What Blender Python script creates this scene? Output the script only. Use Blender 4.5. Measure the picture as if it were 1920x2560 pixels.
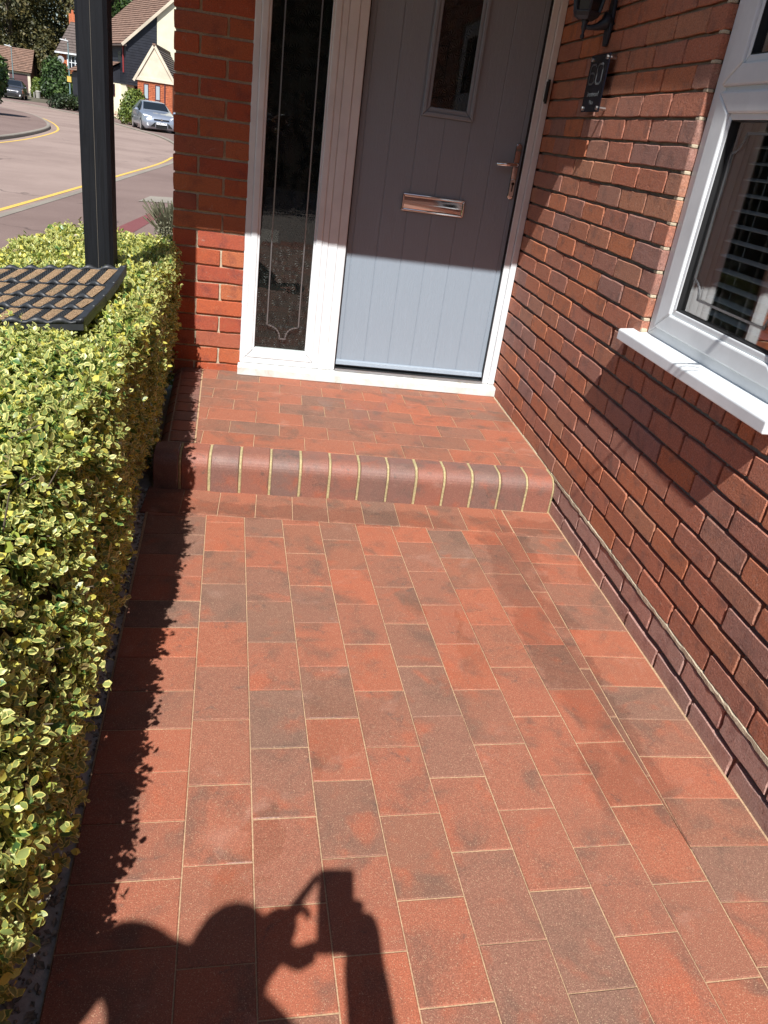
import bpy, bmesh, math, random
import numpy as np
from mathutils import Vector, Matrix, Euler

for o in list(bpy.data.objects):
    bpy.data.objects.remove(o, do_unlink=True)
SC = bpy.context.scene
COL = SC.collection
rnd = random.Random(7)
R = math.radians

# ------------------------------------------------------------------ camera
CAM = Vector((-1.2352, -2.8465, 1.3707))
c_right = Vector((0.98516, -0.11590, 0.12659))
c_down = Vector((0.06094, -0.45332, -0.88926))
c_fwd = Vector((0.16045, 0.88378, -0.43953))
cd = bpy.data.cameras.new("camera")
cd.sensor_fit = 'VERTICAL'
cd.sensor_height = 24.0
cd.lens = 1923.32 / 2560.0 * 24.0
cd.clip_start = 0.02
cd.clip_end = 2000
cam = bpy.data.objects.new("camera", cd)
COL.objects.link(cam)
m3 = Matrix((c_right, -c_down, -c_fwd)).transposed()
cam.matrix_world = Matrix.Translation(CAM) @ m3.to_4x4()
SC.camera = cam

# ------------------------------------------------------------------ sky, sun, exposure
SUN = Vector((0.203, 1.0, -1.28)).normalized()
w = bpy.data.worlds.new("World")
SC.world = w
w.use_nodes = True
nt = w.node_tree
sky = nt.nodes.new('ShaderNodeTexSky')
sky.sky_type = 'NISHITA'
sky.sun_disc = False
sky.sun_elevation = math.asin(-SUN.z)
sky.sun_rotation = math.atan2(-SUN.x, -SUN.y)
sky.air_density = 1.0
sky.dust_density = 0.6
nt.nodes['Background'].inputs[1].default_value = 0.068
nt.links.new(sky.outputs[0], nt.nodes['Background'].inputs[0])
sl = bpy.data.lights.new("sun", 'SUN')
sl.energy = 5.0
sl.angle = R(0.53)
sl.color = (1.0, 0.985, 0.96)
so = bpy.data.objects.new("sun", sl)
COL.objects.link(so)
so.rotation_euler = SUN.to_track_quat('-Z', 'Y').to_euler()
so.location = (-3, -10, 14)
SC.view_settings.view_transform = 'Standard'
SC.view_settings.look = 'None'
SC.view_settings.gamma = 1.0
SC.view_settings.use_curve_mapping = False
SC.view_settings.exposure = 0.66
SC.render.engine = 'CYCLES'
SC.cycles.use_denoising = True
SC.cycles.max_bounces = 8
SC.cycles.diffuse_bounces = 4
SC.cycles.glossy_bounces = 5
SC.cycles.transmission_bounces = 6
SC.cycles.transparent_max_bounces = 10
SC.cycles.caustics_reflective = False
SC.cycles.caustics_refractive = False
SC.cycles.sample_clamp_indirect = 6.0

# ------------------------------------------------------------------ mesh helpers
ORG = {}

class MB:
    def __init__(s):
        s.v = []; s.f = []
    def add(s, vs, fs):
        k = len(s.v)
        s.v += [tuple(x) for x in vs]
        s.f += [tuple(k + i for i in f) for f in fs]
        return s
    def box(s, x0, x1, y0, y1, z0, z1):
        return s.add([(x0,y0,z0),(x1,y0,z0),(x1,y1,z0),(x0,y1,z0),(x0,y0,z1),(x1,y0,z1),(x1,y1,z1),(x0,y1,z1)],
                     [(0,3,2,1),(4,5,6,7),(0,1,5,4),(1,2,6,5),(2,3,7,6),(3,0,4,7)])
    def prism(s, poly, off):
        """poly: list of 3d points, off: extrusion vector"""
        n = len(poly); off = Vector(off)
        a = [Vector(p) for p in poly]; b = [p + off for p in a]
        return s.add(a + b, [tuple(range(n)), tuple(range(2*n-1, n-1, -1))] +
                     [((i+1) % n, i, n+i, n+(i+1) % n) for i in range(n)])
    def bar(s, p, q, wx, wz, up=(0,0,1)):
        p = Vector(p); q = Vector(q); d = (q-p).normalized(); up = Vector(up)
        a = d.cross(up).normalized(); b = a.cross(d).normalized()
        pts = [p - a*wx/2 - b*wz/2, p + a*wx/2 - b*wz/2, p + a*wx/2 + b*wz/2, p - a*wx/2 + b*wz/2]
        return s.prism(pts, q-p)
    def tube(s, pts, rad, n=8, cap=True):
        pts = [Vector(p) for p in pts]
        if not isinstance(rad, (list, tuple)): rad = [rad]*len(pts)
        k = len(s.v); ref = None
        for i, p in enumerate(pts):
            d = (pts[min(i+1, len(pts)-1)] - pts[max(i-1, 0)]).normalized()
            if ref is None:
                ref = Vector((0,0,1)) if abs(d.z) < .9 else Vector((1,0,0))
            a = d.cross(ref).normalized(); b = a.cross(d).normalized(); ref = b
            for j in range(n):
                t = 2*math.pi*j/n
                s.v.append(tuple(p + (a*math.cos(t) + b*math.sin(t))*rad[i]))
        for i in range(len(pts)-1):
            for j in range(n):
                s.f.append((k+i*n+j, k+i*n+(j+1) % n, k+(i+1)*n+(j+1) % n, k+(i+1)*n+j))
        if cap:
            s.f.append(tuple(k+j for j in range(n-1, -1, -1)))
            e = k+(len(pts)-1)*n
            s.f.append(tuple(e+j for j in range(n)))
        return s
    def lathe(s, prof, c, n=16, axis='z', rot=0):
        k = len(s.v); c = Vector(c)
        for (r, h) in prof:
            for j in range(n):
                t = 2*math.pi*j/n + rot
                if axis == 'z': p = Vector((r*math.cos(t), r*math.sin(t), h))
                elif axis == 'y': p = Vector((r*math.cos(t), h, r*math.sin(t)))
                else: p = Vector((h, r*math.cos(t), r*math.sin(t)))
                s.v.append(tuple(c+p))
        for i in range(len(prof)-1):
            for j in range(n):
                s.f.append((k+i*n+j, k+i*n+(j+1) % n, k+(i+1)*n+(j+1) % n, k+(i+1)*n+j))
        s.f.append(tuple(k+j for j in range(n-1, -1, -1)))
        e = k+(len(prof)-1)*n
        s.f.append(tuple(e+j for j in range(n)))
        return s

def tag(o, label=None, cat=None, group=None, kind=None):
    if label: o['label'] = label
    if cat: o['category'] = cat
    if group: o['group'] = group
    if kind: o['kind'] = kind
    return o

def fix_normals(me):
    bm = bmesh.new(); bm.from_mesh(me)
    bmesh.ops.recalc_face_normals(bm, faces=bm.faces)
    bm.to_mesh(me); bm.free()

def put(name, mb, m, parent=None, smooth=False, bevel=0, kind=None, normals=True, segs=2):
    org = ORG.get(parent.name, Vector()) if parent else Vector()
    me = bpy.data.meshes.new(name)
    me.from_pydata([(a-org.x, b-org.y, c-org.z) for a, b, c in mb.v], [], mb.f)
    if normals: fix_normals(me)
    me.materials.append(m)
    if smooth: me.polygons.foreach_set('use_smooth', [True]*len(me.polygons))
    o = bpy.data.objects.new(name, me); COL.objects.link(o)
    if parent: o.parent = parent
    ORG[o.name] = org.copy()
    if bevel:
        b = o.modifiers.new('bevel', 'BEVEL'); b.width = bevel; b.segments = segs; b.limit_method = 'ANGLE'; b.angle_limit = R(35)
    if smooth == 'auto' or bevel:
        pass
    if kind: o['kind'] = kind
    return o

def thing(name, loc, label, cat, group=None, kind=None):
    o = bpy.data.objects.new(name, None); COL.objects.link(o)
    o.location = loc; o.empty_display_size = .1
    ORG[o.name] = Vector(loc)
    return tag(o, label, cat, group, kind)

def inst(name, me, parent, loc, rot=None, mat=None):
    o = bpy.data.objects.new(name, me); COL.objects.link(o)
    if parent:
        o.parent = parent
        org = ORG[parent.name]
        o.location = Vector(loc) - org
        ORG[o.name] = org.copy()
    else: o.location = loc
    if rot is not None: o.rotation_euler = rot
    return o

# ------------------------------------------------------------------ materials
class N:
    def __init__(s, name):
        s.m = bpy.data.materials.new(name); s.m.use_nodes = True
        s.t = s.m.node_tree; s.b = s.t.nodes['Principled BSDF']; s.out = s.t.nodes['Material Output']
    def n(s, typ, **kw):
        x = s.t.nodes.new(typ)
        for k, v in kw.items(): setattr(x, k, v)
        return x
    def l(s, a, b): s.t.links.new(a, b)
    def setp(s, **kw):
        for k, v in kw.items():
            s.b.inputs[k.replace('_', ' ')].default_value = v
    def math(s, op, a, b=0.0, c=None, clamp=False):
        x = s.n('ShaderNodeMath', operation=op); x.use_clamp = clamp
        for i, q in enumerate((a, b, c)):
            if q is None: continue
            if isinstance(q, (int, float)): x.inputs[i].default_value = q
            else: s.l(q, x.inputs[i])
        return x.outputs[0]
    def ramp(s, fac, stops, interp='LINEAR'):
        x = s.n('ShaderNodeValToRGB'); cr = x.color_ramp; cr.interpolation = interp
        while len(cr.elements) < len(stops): cr.elements.new(.5)
        for e, (p, c) in zip(cr.elements, stops):
            e.position = p; e.color = (*c, 1) if len(c) == 3 else c
        s.l(fac, x.inputs[0]); return x.outputs[0]
    def mix(s, fac, a, b, mode='MIX'):
        x = s.n('ShaderNodeMix', data_type='RGBA', blend_type=mode)
        for i, q in ((0, fac), (6, a), (7, b)):
            if isinstance(q, (int, float)): x.inputs[i].default_value = q
            elif isinstance(q, tuple): x.inputs[i].default_value = (*q, 1)
            else: s.l(q, x.inputs[i])
        return x.outputs[2]
    def noise(s, vec, scale, detail=3, rough=.55, dist=0.0):
        x = s.n('ShaderNodeTexNoise'); x.inputs['Scale'].default_value = scale
        x.inputs['Detail'].default_value = detail; x.inputs['Roughness'].default_value = rough
        x.inputs['Distortion'].default_value = dist
        if vec is not None: s.l(vec, x.inputs['Vector'])
        return x.outputs[0]
    def vor(s, vec, scale, feature='F1'):
        x = s.n('ShaderNodeTexVoronoi', feature=feature); x.inputs['Scale'].default_value = scale
        if vec is not None: s.l(vec, x.inputs['Vector'])
        return x
    def smooth(s, v, a, b):
        x = s.n('ShaderNodeMapRange', interpolation_type='SMOOTHSTEP')
        s.l(v, x.inputs[0]); x.inputs[1].default_value = a; x.inputs[2].default_value = b
        return x.outputs[0]
    def coord(s, kind='Object', scale=None, off=None):
        c = s.n('ShaderNodeTexCoord').outputs[kind]
        if scale or off is not None:
            mp = s.n('ShaderNodeMapping'); s.l(c, mp.inputs[0])
            if scale: mp.inputs['Scale'].default_value = scale
            if off is not None: s.l(off, mp.inputs['Location'])
            return mp.outputs[0]
        return c
    def rand(s):
        a = s.n('ShaderNodeObjectInfo').outputs['Random']
        b = s.n('ShaderNodeNewGeometry').outputs['Random Per Island']
        return s.math('FRACT', s.math('ADD', s.math('MULTIPLY', a, 7.31), s.math('MULTIPLY', b, 5.17)))
    def bump(s, h, strength=.3, dist=.002, prev=None):
        x = s.n('ShaderNodeBump'); x.inputs['Strength'].default_value = strength; x.inputs['Distance'].default_value = dist
        s.l(h, x.inputs['Height'])
        if prev is not None: s.l(prev, x.inputs['Normal'])
        return x.outputs[0]

def plain(name, col, rough=.5, metal=0.0, spec=.5, nscale=0, namt=.15, bump=0, bscale=None, bdist=.002):
    k = N(name); k.setp(Base_Color=(*col, 1), Roughness=rough, Metallic=metal)
    k.b.inputs['Specular IOR Level'].default_value = spec
    if nscale:
        c = k.coord()
        v = k.noise(c, nscale, 4)
        lo = tuple(x*(1-namt) for x in col); hi = tuple(min(1, x*(1+namt)) for x in col)
        k.l(k.ramp(v, [(.3, lo), (.7, hi)]), k.b.inputs['Base Color'])
        if bump:
            k.l(k.bump(k.noise(c, bscale or nscale*4, 4), bump, bdist), k.b.inputs['Normal'])
    return k.m

def brick_mat(name, cols, dark=(.06,.035,.03), bloom=.25, bump=.5):
    k = N(name); r = k.rand(); c0 = k.coord()
    off = k.n('ShaderNodeCombineXYZ'); k.l(k.math('MULTIPLY', r, 31.7), off.inputs[0]); k.l(k.math('MULTIPLY', r, 17.3), off.inputs[2])
    c = k.coord(off=off.outputs[0])
    base = k.ramp(r, [(i/(len(cols)-1), q) for i, q in enumerate(cols)])
    n1 = k.noise(c, 14, 4, .6)
    base = k.mix(k.math('MULTIPLY', k.smooth(n1, .48, .72), .55), base, dark)
    n2 = k.noise(c, 26, 5, .65, .4)
    base = k.mix(k.math('MULTIPLY', k.smooth(n2, .5, .8), .35), base, (.42,.16,.075))
    n3 = k.noise(c, 60, 6, .7)
    base = k.mix(k.math('MULTIPLY', k.smooth(n3, .5, .75), bloom), base, (.45,.38,.34))
    g1 = k.noise(c, 190, 4, .75)
    base = k.mix(k.smooth(g1, .33, .68), k.mix(1.0, base, (.70,.68,.66), 'MULTIPLY'), k.mix(1.0, base, (1.22,1.2,1.18), 'MULTIPLY'))
    sm = k.math('MULTIPLY', k.smooth(k.noise(c, 20, 6, .8, 1.2), .60, .68), .35)
    base = k.mix(sm, base, (.46,.38,.30))
    pit = k.math('MULTIPLY', k.math('LESS_THAN', k.vor(c, 95).outputs['Distance'], .17), k.smooth(n2, .45, .6))
    base = k.mix(k.math('MULTIPLY', pit, .6), base, (.05,.025,.02))
    k.l(base, k.b.inputs['Base Color'])
    h = k.math('ADD', k.math('MULTIPLY', k.noise(c, 45, 6, .7), 1.0), k.math('MULTIPLY', g1, .6))
    h = k.math('SUBTRACT', h, k.math('MULTIPLY', pit, .5))
    k.l(k.bump(h, bump, .004), k.b.inputs['Normal'])
    k.setp(Roughness=.82); k.b.inputs['Specular IOR Level'].default_value = .35
    return k.m

def paver_mat(name, cols, wet=True, speck=.40, dk=.70, grey=.6, dcol=(.135,.082,.06)):
    k = N(name); r = k.rand()
    off = k.n('ShaderNodeCombineXYZ'); k.l(k.math('MULTIPLY', r, 23.1), off.inputs[0]); k.l(k.math('MULTIPLY', r, 11.9), off.inputs[1])
    c = k.coord(off=off.outputs[0]); c0 = k.coord()
    base = k.ramp(r, [(i/(len(cols)-1), q) for i, q in enumerate(cols)])
    n1 = k.noise(c, 7, 4, .6, .5)
    base = k.mix(k.math('MULTIPLY', k.smooth(n1, .47, .72), dk), base, dcol)
    n2 = k.noise(c, 9, 3, .6, .3); n2b = k.noise(c0, 38, 5, .7)
    base = k.mix(k.math('MULTIPLY', k.smooth(n2, .52, .76), .5), base, (.40,.10,.046))
    gr = k.math('MULTIPLY', k.smooth(k.noise(c, 11, 5, .75, .8), .56, .7), k.smooth(n2b, .4, .62))
    base = k.mix(k.math('MULTIPLY', gr, grey), base, (.085,.07,.06))
    n4 = k.noise(c0, 420, 3, .6)
    base = k.mix(k.smooth(n4, .35, .72), k.mix(1.0, base, (.72,.70,.68), 'MULTIPLY'), k.mix(1.0, base, (1.22,1.22,1.2), 'MULTIPLY'))
    # pale aggregate specks in two sizes
    for sc, th, rad in ((520, .86, .42), (190, .965, .24)):
        vo = k.vor(c0, sc); sep = k.n('ShaderNodeSeparateColor'); k.l(vo.outputs['Color'], sep.inputs[0])
        mk = k.math('MULTIPLY', k.math('GREATER_THAN', sep.outputs[0], th), k.math('LESS_THAN', vo.outputs['Distance'], rad))
        base = k.mix(k.math('MULTIPLY', mk, speck), base, (.62,.44,.27))
    dust = k.smooth(k.noise(c0, 5.5, 5, .65, .6), .58, .78)
    base = k.mix(k.math('MULTIPLY', dust, .2), base, (.50,.34,.27))
    rough = .78
    if wet:
        wn = k.noise(k.coord(scale=(1.6, .75, 1)), 2.6, 3, .5, .9)
        wm = k.math('MULTIPLY', k.smooth(wn, .585, .60), k.smooth(k.noise(c0, 1.1, 1), .45, .58))
        base = k.mix(k.math('MULTIPLY', wm, .12), base, k.mix(1.0, base, (.42,.36,.33), 'MULTIPLY'))
        k.l(k.math('SUBTRACT', .78, k.math('MULTIPLY', wm, .3)), k.b.inputs['Roughness'])
    else: k.setp(Roughness=rough)
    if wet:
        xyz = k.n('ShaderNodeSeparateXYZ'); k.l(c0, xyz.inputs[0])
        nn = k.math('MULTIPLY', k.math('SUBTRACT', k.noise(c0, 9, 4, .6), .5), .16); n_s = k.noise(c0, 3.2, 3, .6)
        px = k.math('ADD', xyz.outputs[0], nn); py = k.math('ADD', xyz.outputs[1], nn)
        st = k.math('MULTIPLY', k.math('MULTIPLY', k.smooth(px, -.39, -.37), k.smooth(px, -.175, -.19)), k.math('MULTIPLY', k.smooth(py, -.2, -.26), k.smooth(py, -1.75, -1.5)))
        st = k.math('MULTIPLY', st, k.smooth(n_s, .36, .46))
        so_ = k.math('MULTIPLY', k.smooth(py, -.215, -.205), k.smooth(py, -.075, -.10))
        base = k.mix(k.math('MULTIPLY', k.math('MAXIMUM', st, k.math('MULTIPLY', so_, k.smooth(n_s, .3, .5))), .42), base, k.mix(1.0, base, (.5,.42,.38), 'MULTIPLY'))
    k.l(base, k.b.inputs['Base Color'])
    h = k.math('ADD', k.noise(c0, 330, 4, .7), k.math('MULTIPLY', k.noise(c0, 90, 3), .6))
    k.l(k.bump(h, .45, .0016), k.b.inputs['Normal'])
    k.b.inputs['Specular IOR Level'].default_value = .4
    return k.m

M = {}
M['wall_brick'] = brick_mat('wall_brick', [(.33,.18,.148),(.455,.168,.10),(.38,.178,.13),(.49,.17,.084),(.325,.178,.15),(.45,.205,.122),(.415,.16,.098),(.51,.184,.086)], dark=(.14,.088,.078), bloom=.3, bump=.8)
M['base_brick'] = brick_mat('base_brick', [(.42,.27,.235),(.45,.25,.20),(.38,.26,.23),(.47,.25,.20)], dark=(.20,.085,.08), bloom=.5, bump=.8)
M['pillar_brick'] = brick_mat('pillar_brick', [(.40,.088,.036),(.34,.075,.04),(.44,.105,.04),(.30,.085,.055),(.42,.13,.055),(.37,.08,.033)], dark=(.14,.045,.04), bloom=.08, bump=.3)
M['paver'] = paver_mat('paver', [(.215,.112,.077),(.33,.108,.061),(.25,.108,.068),(.36,.11,.058),(.205,.105,.072),(.305,.113,.068),(.35,.11,.060),(.20,.112,.08),(.315,.107,.062),(.235,.11,.074)])
M['bullnose'] = paver_mat('bullnose', [(.20,.112,.088),(.28,.108,.074),(.22,.11,.088),(.31,.105,.066),(.18,.112,.095),(.25,.108,.08),(.165,.11,.098),(.235,.105,.08)], wet=False, speck=.25, dk=.85, grey=.95, dcol=(.15,.095,.08))
bb = M['bullnose'].node_tree.nodes['Principled BSDF']; bb.inputs['Roughness'].default_value = .58
def mortar(name, col, sc=160, amt=.3):
    k = N(name); c = k.coord()
    v = k.noise(c, sc, 4, .7); v2 = k.noise(c, 9, 3)
    a = k.ramp(v, [(.3, tuple(x*(1-amt) for x in col)), (.7, tuple(min(1, x*(1+amt)) for x in col))])
    a = k.mix(k.math('MULTIPLY', k.smooth(v2, .45, .7), .35), a, tuple(x*.55 for x in col))
    k.l(a, k.b.inputs['Base Color']); k.setp(Roughness=.95)
    k.b.inputs['Specular IOR Level'].default_value = .2
    k.l(k.bump(v, .6, .003), k.b.inputs['Normal']); return k.m
M['mortar'] = mortar('mortar', (.28,.23,.18))
M['mortar_light'] = mortar('mortar_light', (.50,.42,.30))
M['mortar_yellow'] = mortar('mortar_yellow', (.40,.33,.175), 120, .35)
M['sand'] = mortar('sand', (.43,.285,.17), 240, .35)
def upvc():
    k = N('white_upvc'); c = k.coord()
    v = k.noise(c, 6, 4, .6)
    k.l(k.ramp(v, [(.35, (.64,.66,.67)), (.6, (.72,.74,.75))]), k.b.inputs['Base Color'])
    k.setp(Roughness=.28); return k.m
M['white'] = upvc()
def dirty_white():
    k = N('weathered_white'); c = k.coord()
    v = k.noise(c, 9, 5, .7, .6)
    a = k.ramp(v, [(.45, (.66,.66,.65)), (.60, (.58,.56,.51)), (.72, (.36,.31,.22))])
    v2 = k.smooth(k.noise(k.coord(scale=(4,1,30)), 6, 4, .7), .55, .75)
    k.l(k.mix(k.math('MULTIPLY', v2, .25), a, (.45,.40,.33)), k.b.inputs['Base Color'])
    k.setp(Roughness=.4); return k.m
M['white_dirty'] = dirty_white()
def door_mat_():
    k = N('door_grey'); c = k.coord(scale=(1,1,.07))
    v = k.noise(c, 55, 5, .65, 1.6)
    k.setp(Base_Color=(.252,.30,.352,1), Roughness=.42)
    wv = k.math('SINE', k.math('MULTIPLY', v, 38))
    k.l(k.bump(wv, .3, .0011), k.b.inputs['Normal']); return k.m
M['door'] = door_mat_()
M['chrome'] = plain('chrome', (.72,.70,.69), .07, 1.0)
M['steel'] = plain('brushed_steel', (.62,.62,.62), .28, 1.0)
M['alu'] = plain('threshold_aluminium', (.45,.46,.47), .35, 1.0)
M['rubber'] = plain('black_rubber', (.012,.012,.013), .55)
M['black'] = plain('black', (.006,.006,.006), .6)
def lead():
    return plain('lead_came', (.30,.31,.32), .38, .85)
M['lead'] = lead()
def glass(name, tint=(1,1,1), rough=0.0, ior=1.5, k0=0.0):
    k = N(name); k.t.nodes.remove(k.b)
    tr = k.n('ShaderNodeBsdfTransparent'); tr.inputs[0].default_value = (*tint, 1)
    gl = k.n('ShaderNodeBsdfGlossy'); gl.inputs['Roughness'].default_value = rough
    ge = k.n('ShaderNodeNewGeometry'); dt = k.n('ShaderNodeVectorMath', operation='DOT_PRODUCT')
    k.l(ge.outputs['Normal'], dt.inputs[0]); k.l(ge.outputs['Incoming'], dt.inputs[1])
    mx = k.n('ShaderNodeMixShader')
    c5 = k.math('POWER', k.math('SUBTRACT', 1.0, k.math('ABSOLUTE', dt.outputs['Value'])), 5.0)
    f = k.math('ADD', k.math('MULTIPLY', c5, 1-k0), k0, clamp=True)
    k.l(f, mx.inputs[0]); k.l(tr.outputs[0], mx.inputs[1]); k.l(gl.outputs[0], mx.inputs[2])
    k.l(mx.outputs[0], k.out.inputs[0]); return k.m
M['glass'] = glass('clear_glass', (.95,.97,.96), k0=.038)
M['window_glass'] = glass('window_glass', (.93,.95,.94), k0=.26)
def obscure():
    k = N('obscure_glass'); c = k.coord()
    vo = k.vor(c, 21); sub = k.n('ShaderNodeVectorMath', operation='SUBTRACT')
    pos = vo.outputs['Position']
    mul = k.n('ShaderNodeVectorMath', operation='SCALE'); k.l(c, mul.inputs[0]); mul.inputs['Scale'].default_value = 1.0
    k.l(mul.outputs[0], sub.inputs[0]); k.l(pos, sub.inputs[1])
    sx = k.n('ShaderNodeSeparateXYZ'); k.l(sub.outputs[0], sx.inputs[0])
    ang = k.math('ARCTAN2', sx.outputs[2], sx.outputs[0])
    ray = k.math('SINE', k.math('MULTIPLY', ang, 11))
    fade = k.smooth(vo.outputs['Distance'], .75, .15)
    h = k.math('MULTIPLY', ray, fade)
    h = k.math('ADD', h, k.math('MULTIPLY', k.noise(c, 80, 3), .8))
    k.l(k.bump(h, .9, .006), k.b.inputs['Normal'])
    k.setp(Base_Color=(.010,.011,.010,1), Roughness=.34); k.b.inputs['Specular IOR Level'].default_value = .22
    return k.m
M['obscure'] = obscure()
def black_timber():
    k = N('black_stained_timber'); c = k.coord(scale=(1,1,.05))
    v = k.noise(c, 70, 5, .7, 1.2)
    a = k.ramp(v, [(.3, (.004,.0045,.006)), (.65, (.010,.011,.014)), (.9, (.02,.021,.024))])
    c2 = k.coord(scale=(1,1,.12))
    sc = k.smooth(k.noise(c2, 95, 5, .8, 1.0), .70, .76)
    a = k.mix(k.math('MULTIPLY', sc, .5), a, (.22,.20,.17))
    k.l(a, k.b.inputs['Base Color']); k.setp(Roughness=.62); k.b.inputs['Specular IOR Level'].default_value = .2
    k.l(k.bump(v, .5, .004), k.b.inputs['Normal']); return k.m
M['post'] = black_timber()
def leaf_mat(name, margin, centre, yellow, dark):
    k = N(name); uv = k.n('ShaderNodeUVMap').outputs[0]
    sx = k.n('ShaderNodeSeparateXYZ'); k.l(uv, sx.inputs[0])
    r = k.rand(); r2 = k.math('FRACT', k.math('MULTIPLY', r, 13.7)); r3 = k.math('FRACT', k.math('MULTIPLY', r, 57.1))
    au = k.math('ABSOLUTE', k.math('SUBTRACT', k.math('MULTIPLY', sx.outputs[0], 2), 1))
    nz = k.noise(k.coord(), 140, 3)
    d = k.math('ADD', au, k.math('MULTIPLY', k.math('SUBTRACT', nz, .5), .9))
    d = k.math('ADD', d, k.math('MULTIPLY', k.smooth(sx.outputs[1], .7, 1.0), .6))
    wid = k.math('ADD', .42, k.math('MULTIPLY', r2, .42))
    msk = k.n('ShaderNodeMapRange', interpolation_type='SMOOTHSTEP'); k.l(d, msk.inputs[0])
    k.l(wid, msk.inputs[1]); k.l(k.math('ADD', wid, .13), msk.inputs[2])
    cen = k.mix(r3, centre, dark)
    mar = k.mix(r2, margin, yellow)
    col = k.mix(msk.outputs[0], cen, mar)
    col = k.mix(k.math('MULTIPLY', k.math('GREATER_THAN', r, .86), .85), col, yellow)
    col = k.mix(k.math('MULTIPLY', k.math('LESS_THAN', r, .025), .8), col, (.20,.13,.06))
    k.l(col, k.b.inputs['Base Color']); k.setp(Roughness=.38)
    tl = k.n('ShaderNodeBsdfTranslucent'); k.l(col, tl.inputs[0])
    mx = k.n('ShaderNodeMixShader'); mx.inputs[0].default_value = .36
    k.l(k.b.outputs[0], mx.inputs[1]); k.l(tl.outputs[0], mx.inputs[2]); k.l(mx.outputs[0], k.out.inputs[0])
    return k.m
M['leaf'] = leaf_mat('variegated_leaf', (.80,.75,.30), (.36,.40,.13), (.72,.65,.12), (.22,.29,.085))
M['leaf_old_shade'] = leaf_mat('older_shade_leaf', (.52,.60,.18), (.13,.25,.07), (.46,.54,.10), (.07,.16,.045))  # older inner leaves, with the hedge's shade tone mixed into the green
def foliage(name, stops, trans=.25):
    k = N(name); r = k.rand(); cl = k.noise(k.coord(), .55, 3, .6)
    f = k.math('ADD', k.math('MULTIPLY', r, .55), k.math('MULTIPLY', k.smooth(cl, .3, .7), .45))
    col = k.ramp(f, stops)
    k.l(col, k.b.inputs['Base Color']); k.setp(Roughness=.55)
    tl = k.n('ShaderNodeBsdfTranslucent'); k.l(col, tl.inputs[0])
    mx = k.n('ShaderNodeMixShader'); mx.inputs[0].default_value = trans
    k.l(k.b.outputs[0], mx.inputs[1]); k.l(tl.outputs[0], mx.inputs[2]); k.l(mx.outputs[0], k.out.inputs[0])
    return k.m
M['fol_olive'] = foliage('olive_foliage', [(.1,(.03,.035,.012)),(.5,(.085,.08,.025)),(.85,(.17,.13,.04))])
M['fol_green'] = foliage('green_foliage', [(.1,(.02,.04,.012)),(.5,(.045,.09,.02)),(.9,(.10,.16,.03))])
M['fol_dark'] = foliage('dark_foliage', [(.1,(.01,.018,.008)),(.5,(.025,.045,.014)),(.9,(.055,.085,.022))])
M['fol_lime'] = foliage('lime_foliage', [(.1,(.05,.09,.015)),(.5,(.14,.19,.03)),(.9,(.30,.32,.06))])
M['fol_grey'] = foliage('lavender_foliage', [(.1,(.10,.10,.06)),(.5,(.20,.20,.12)),(.9,(.33,.31,.22))])
M['bark'] = plain('bark', (.11,.085,.06), .9, nscale=6, namt=.4)
def tarmac(name, col, crack=False, sc=90):
    k = N(name); c = k.coord()
    v = k.noise(c, sc, 4, .8); v2 = k.noise(c, .35, 4, .6); v3 = k.noise(c, 2.2, 4, .6, .8)
    a = k.ramp(v, [(.25, tuple(x*.6 for x in col)), (.5, col), (.8, tuple(x*1.4 for x in col))])
    a = k.mix(k.smooth(v2, .35, .7), a, k.mix(1.0, a, (.80,.78,.78), 'MULTIPLY'))
    a = k.mix(k.math('MULTIPLY', k.smooth(v3, .55, .75), .3), a, tuple(x*1.25 for x in col))
    if crack:
        wob = k.n('ShaderNodeVectorMath', operation='ADD'); k.l(c, wob.inputs[0])
        nz = k.n('ShaderNodeTexNoise'); nz.inputs['Scale'].default_value = 1.3; nz.inputs['Detail'].default_value = 5; k.l(c, nz.inputs['Vector'])
        k.l(nz.outputs[1], wob.inputs[1])
        ed = k.vor(wob.outputs[0], .22, 'DISTANCE_TO_EDGE').outputs['Distance']
        cm = k.math('MULTIPLY', k.smooth(ed, .006, .002), k.smooth(k.noise(c, .5, 2), .42, .55))
        a = k.mix(k.math('MULTIPLY', cm, .6), a, tuple(x*.3 for x in col))
    k.l(a, k.b.inputs['Base Color']); k.setp(Roughness=.9)
    k.l(k.bump(v, .5, .004), k.b.inputs['Normal'])
    k.b.inputs['Specular IOR Level'].default_value = .25
    return k.m
M['road'] = tarmac('road_tarmac', (.29,.215,.182), True)
M['pavement'] = tarmac('pavement_tarmac', (.20,.14,.12), True)
M['drive'] = tarmac('drive_tarmac', (.27,.23,.20))
M['kerb'] = tarmac('kerb_concrete', (.26,.23,.19), sc=60)
M['soil'] = tarmac('soil', (.50,.45,.385), sc=40)
M['verge'] = tarmac('far_ground', (.11,.10,.07), sc=3)
M['yellow'] = plain('yellow_road_paint', (.62,.40,.08), .7, nscale=30, namt=.25)
M['redpave'] = tarmac('red_tarmac', (.19,.065,.065))
# ================================================================== THE SETTING: ground, road, pavements
def sheet(name, pts, z, m, kind='structure'):
    mb = MB(); mb.add([(x, y, z) for x, y in pts], [tuple(range(len(pts)))])
    o = put(name, mb, m, normals=False); o['kind'] = kind
    if o.data.polygons[0].normal.z < 0: o.data.flip_normals()
    return o

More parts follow.
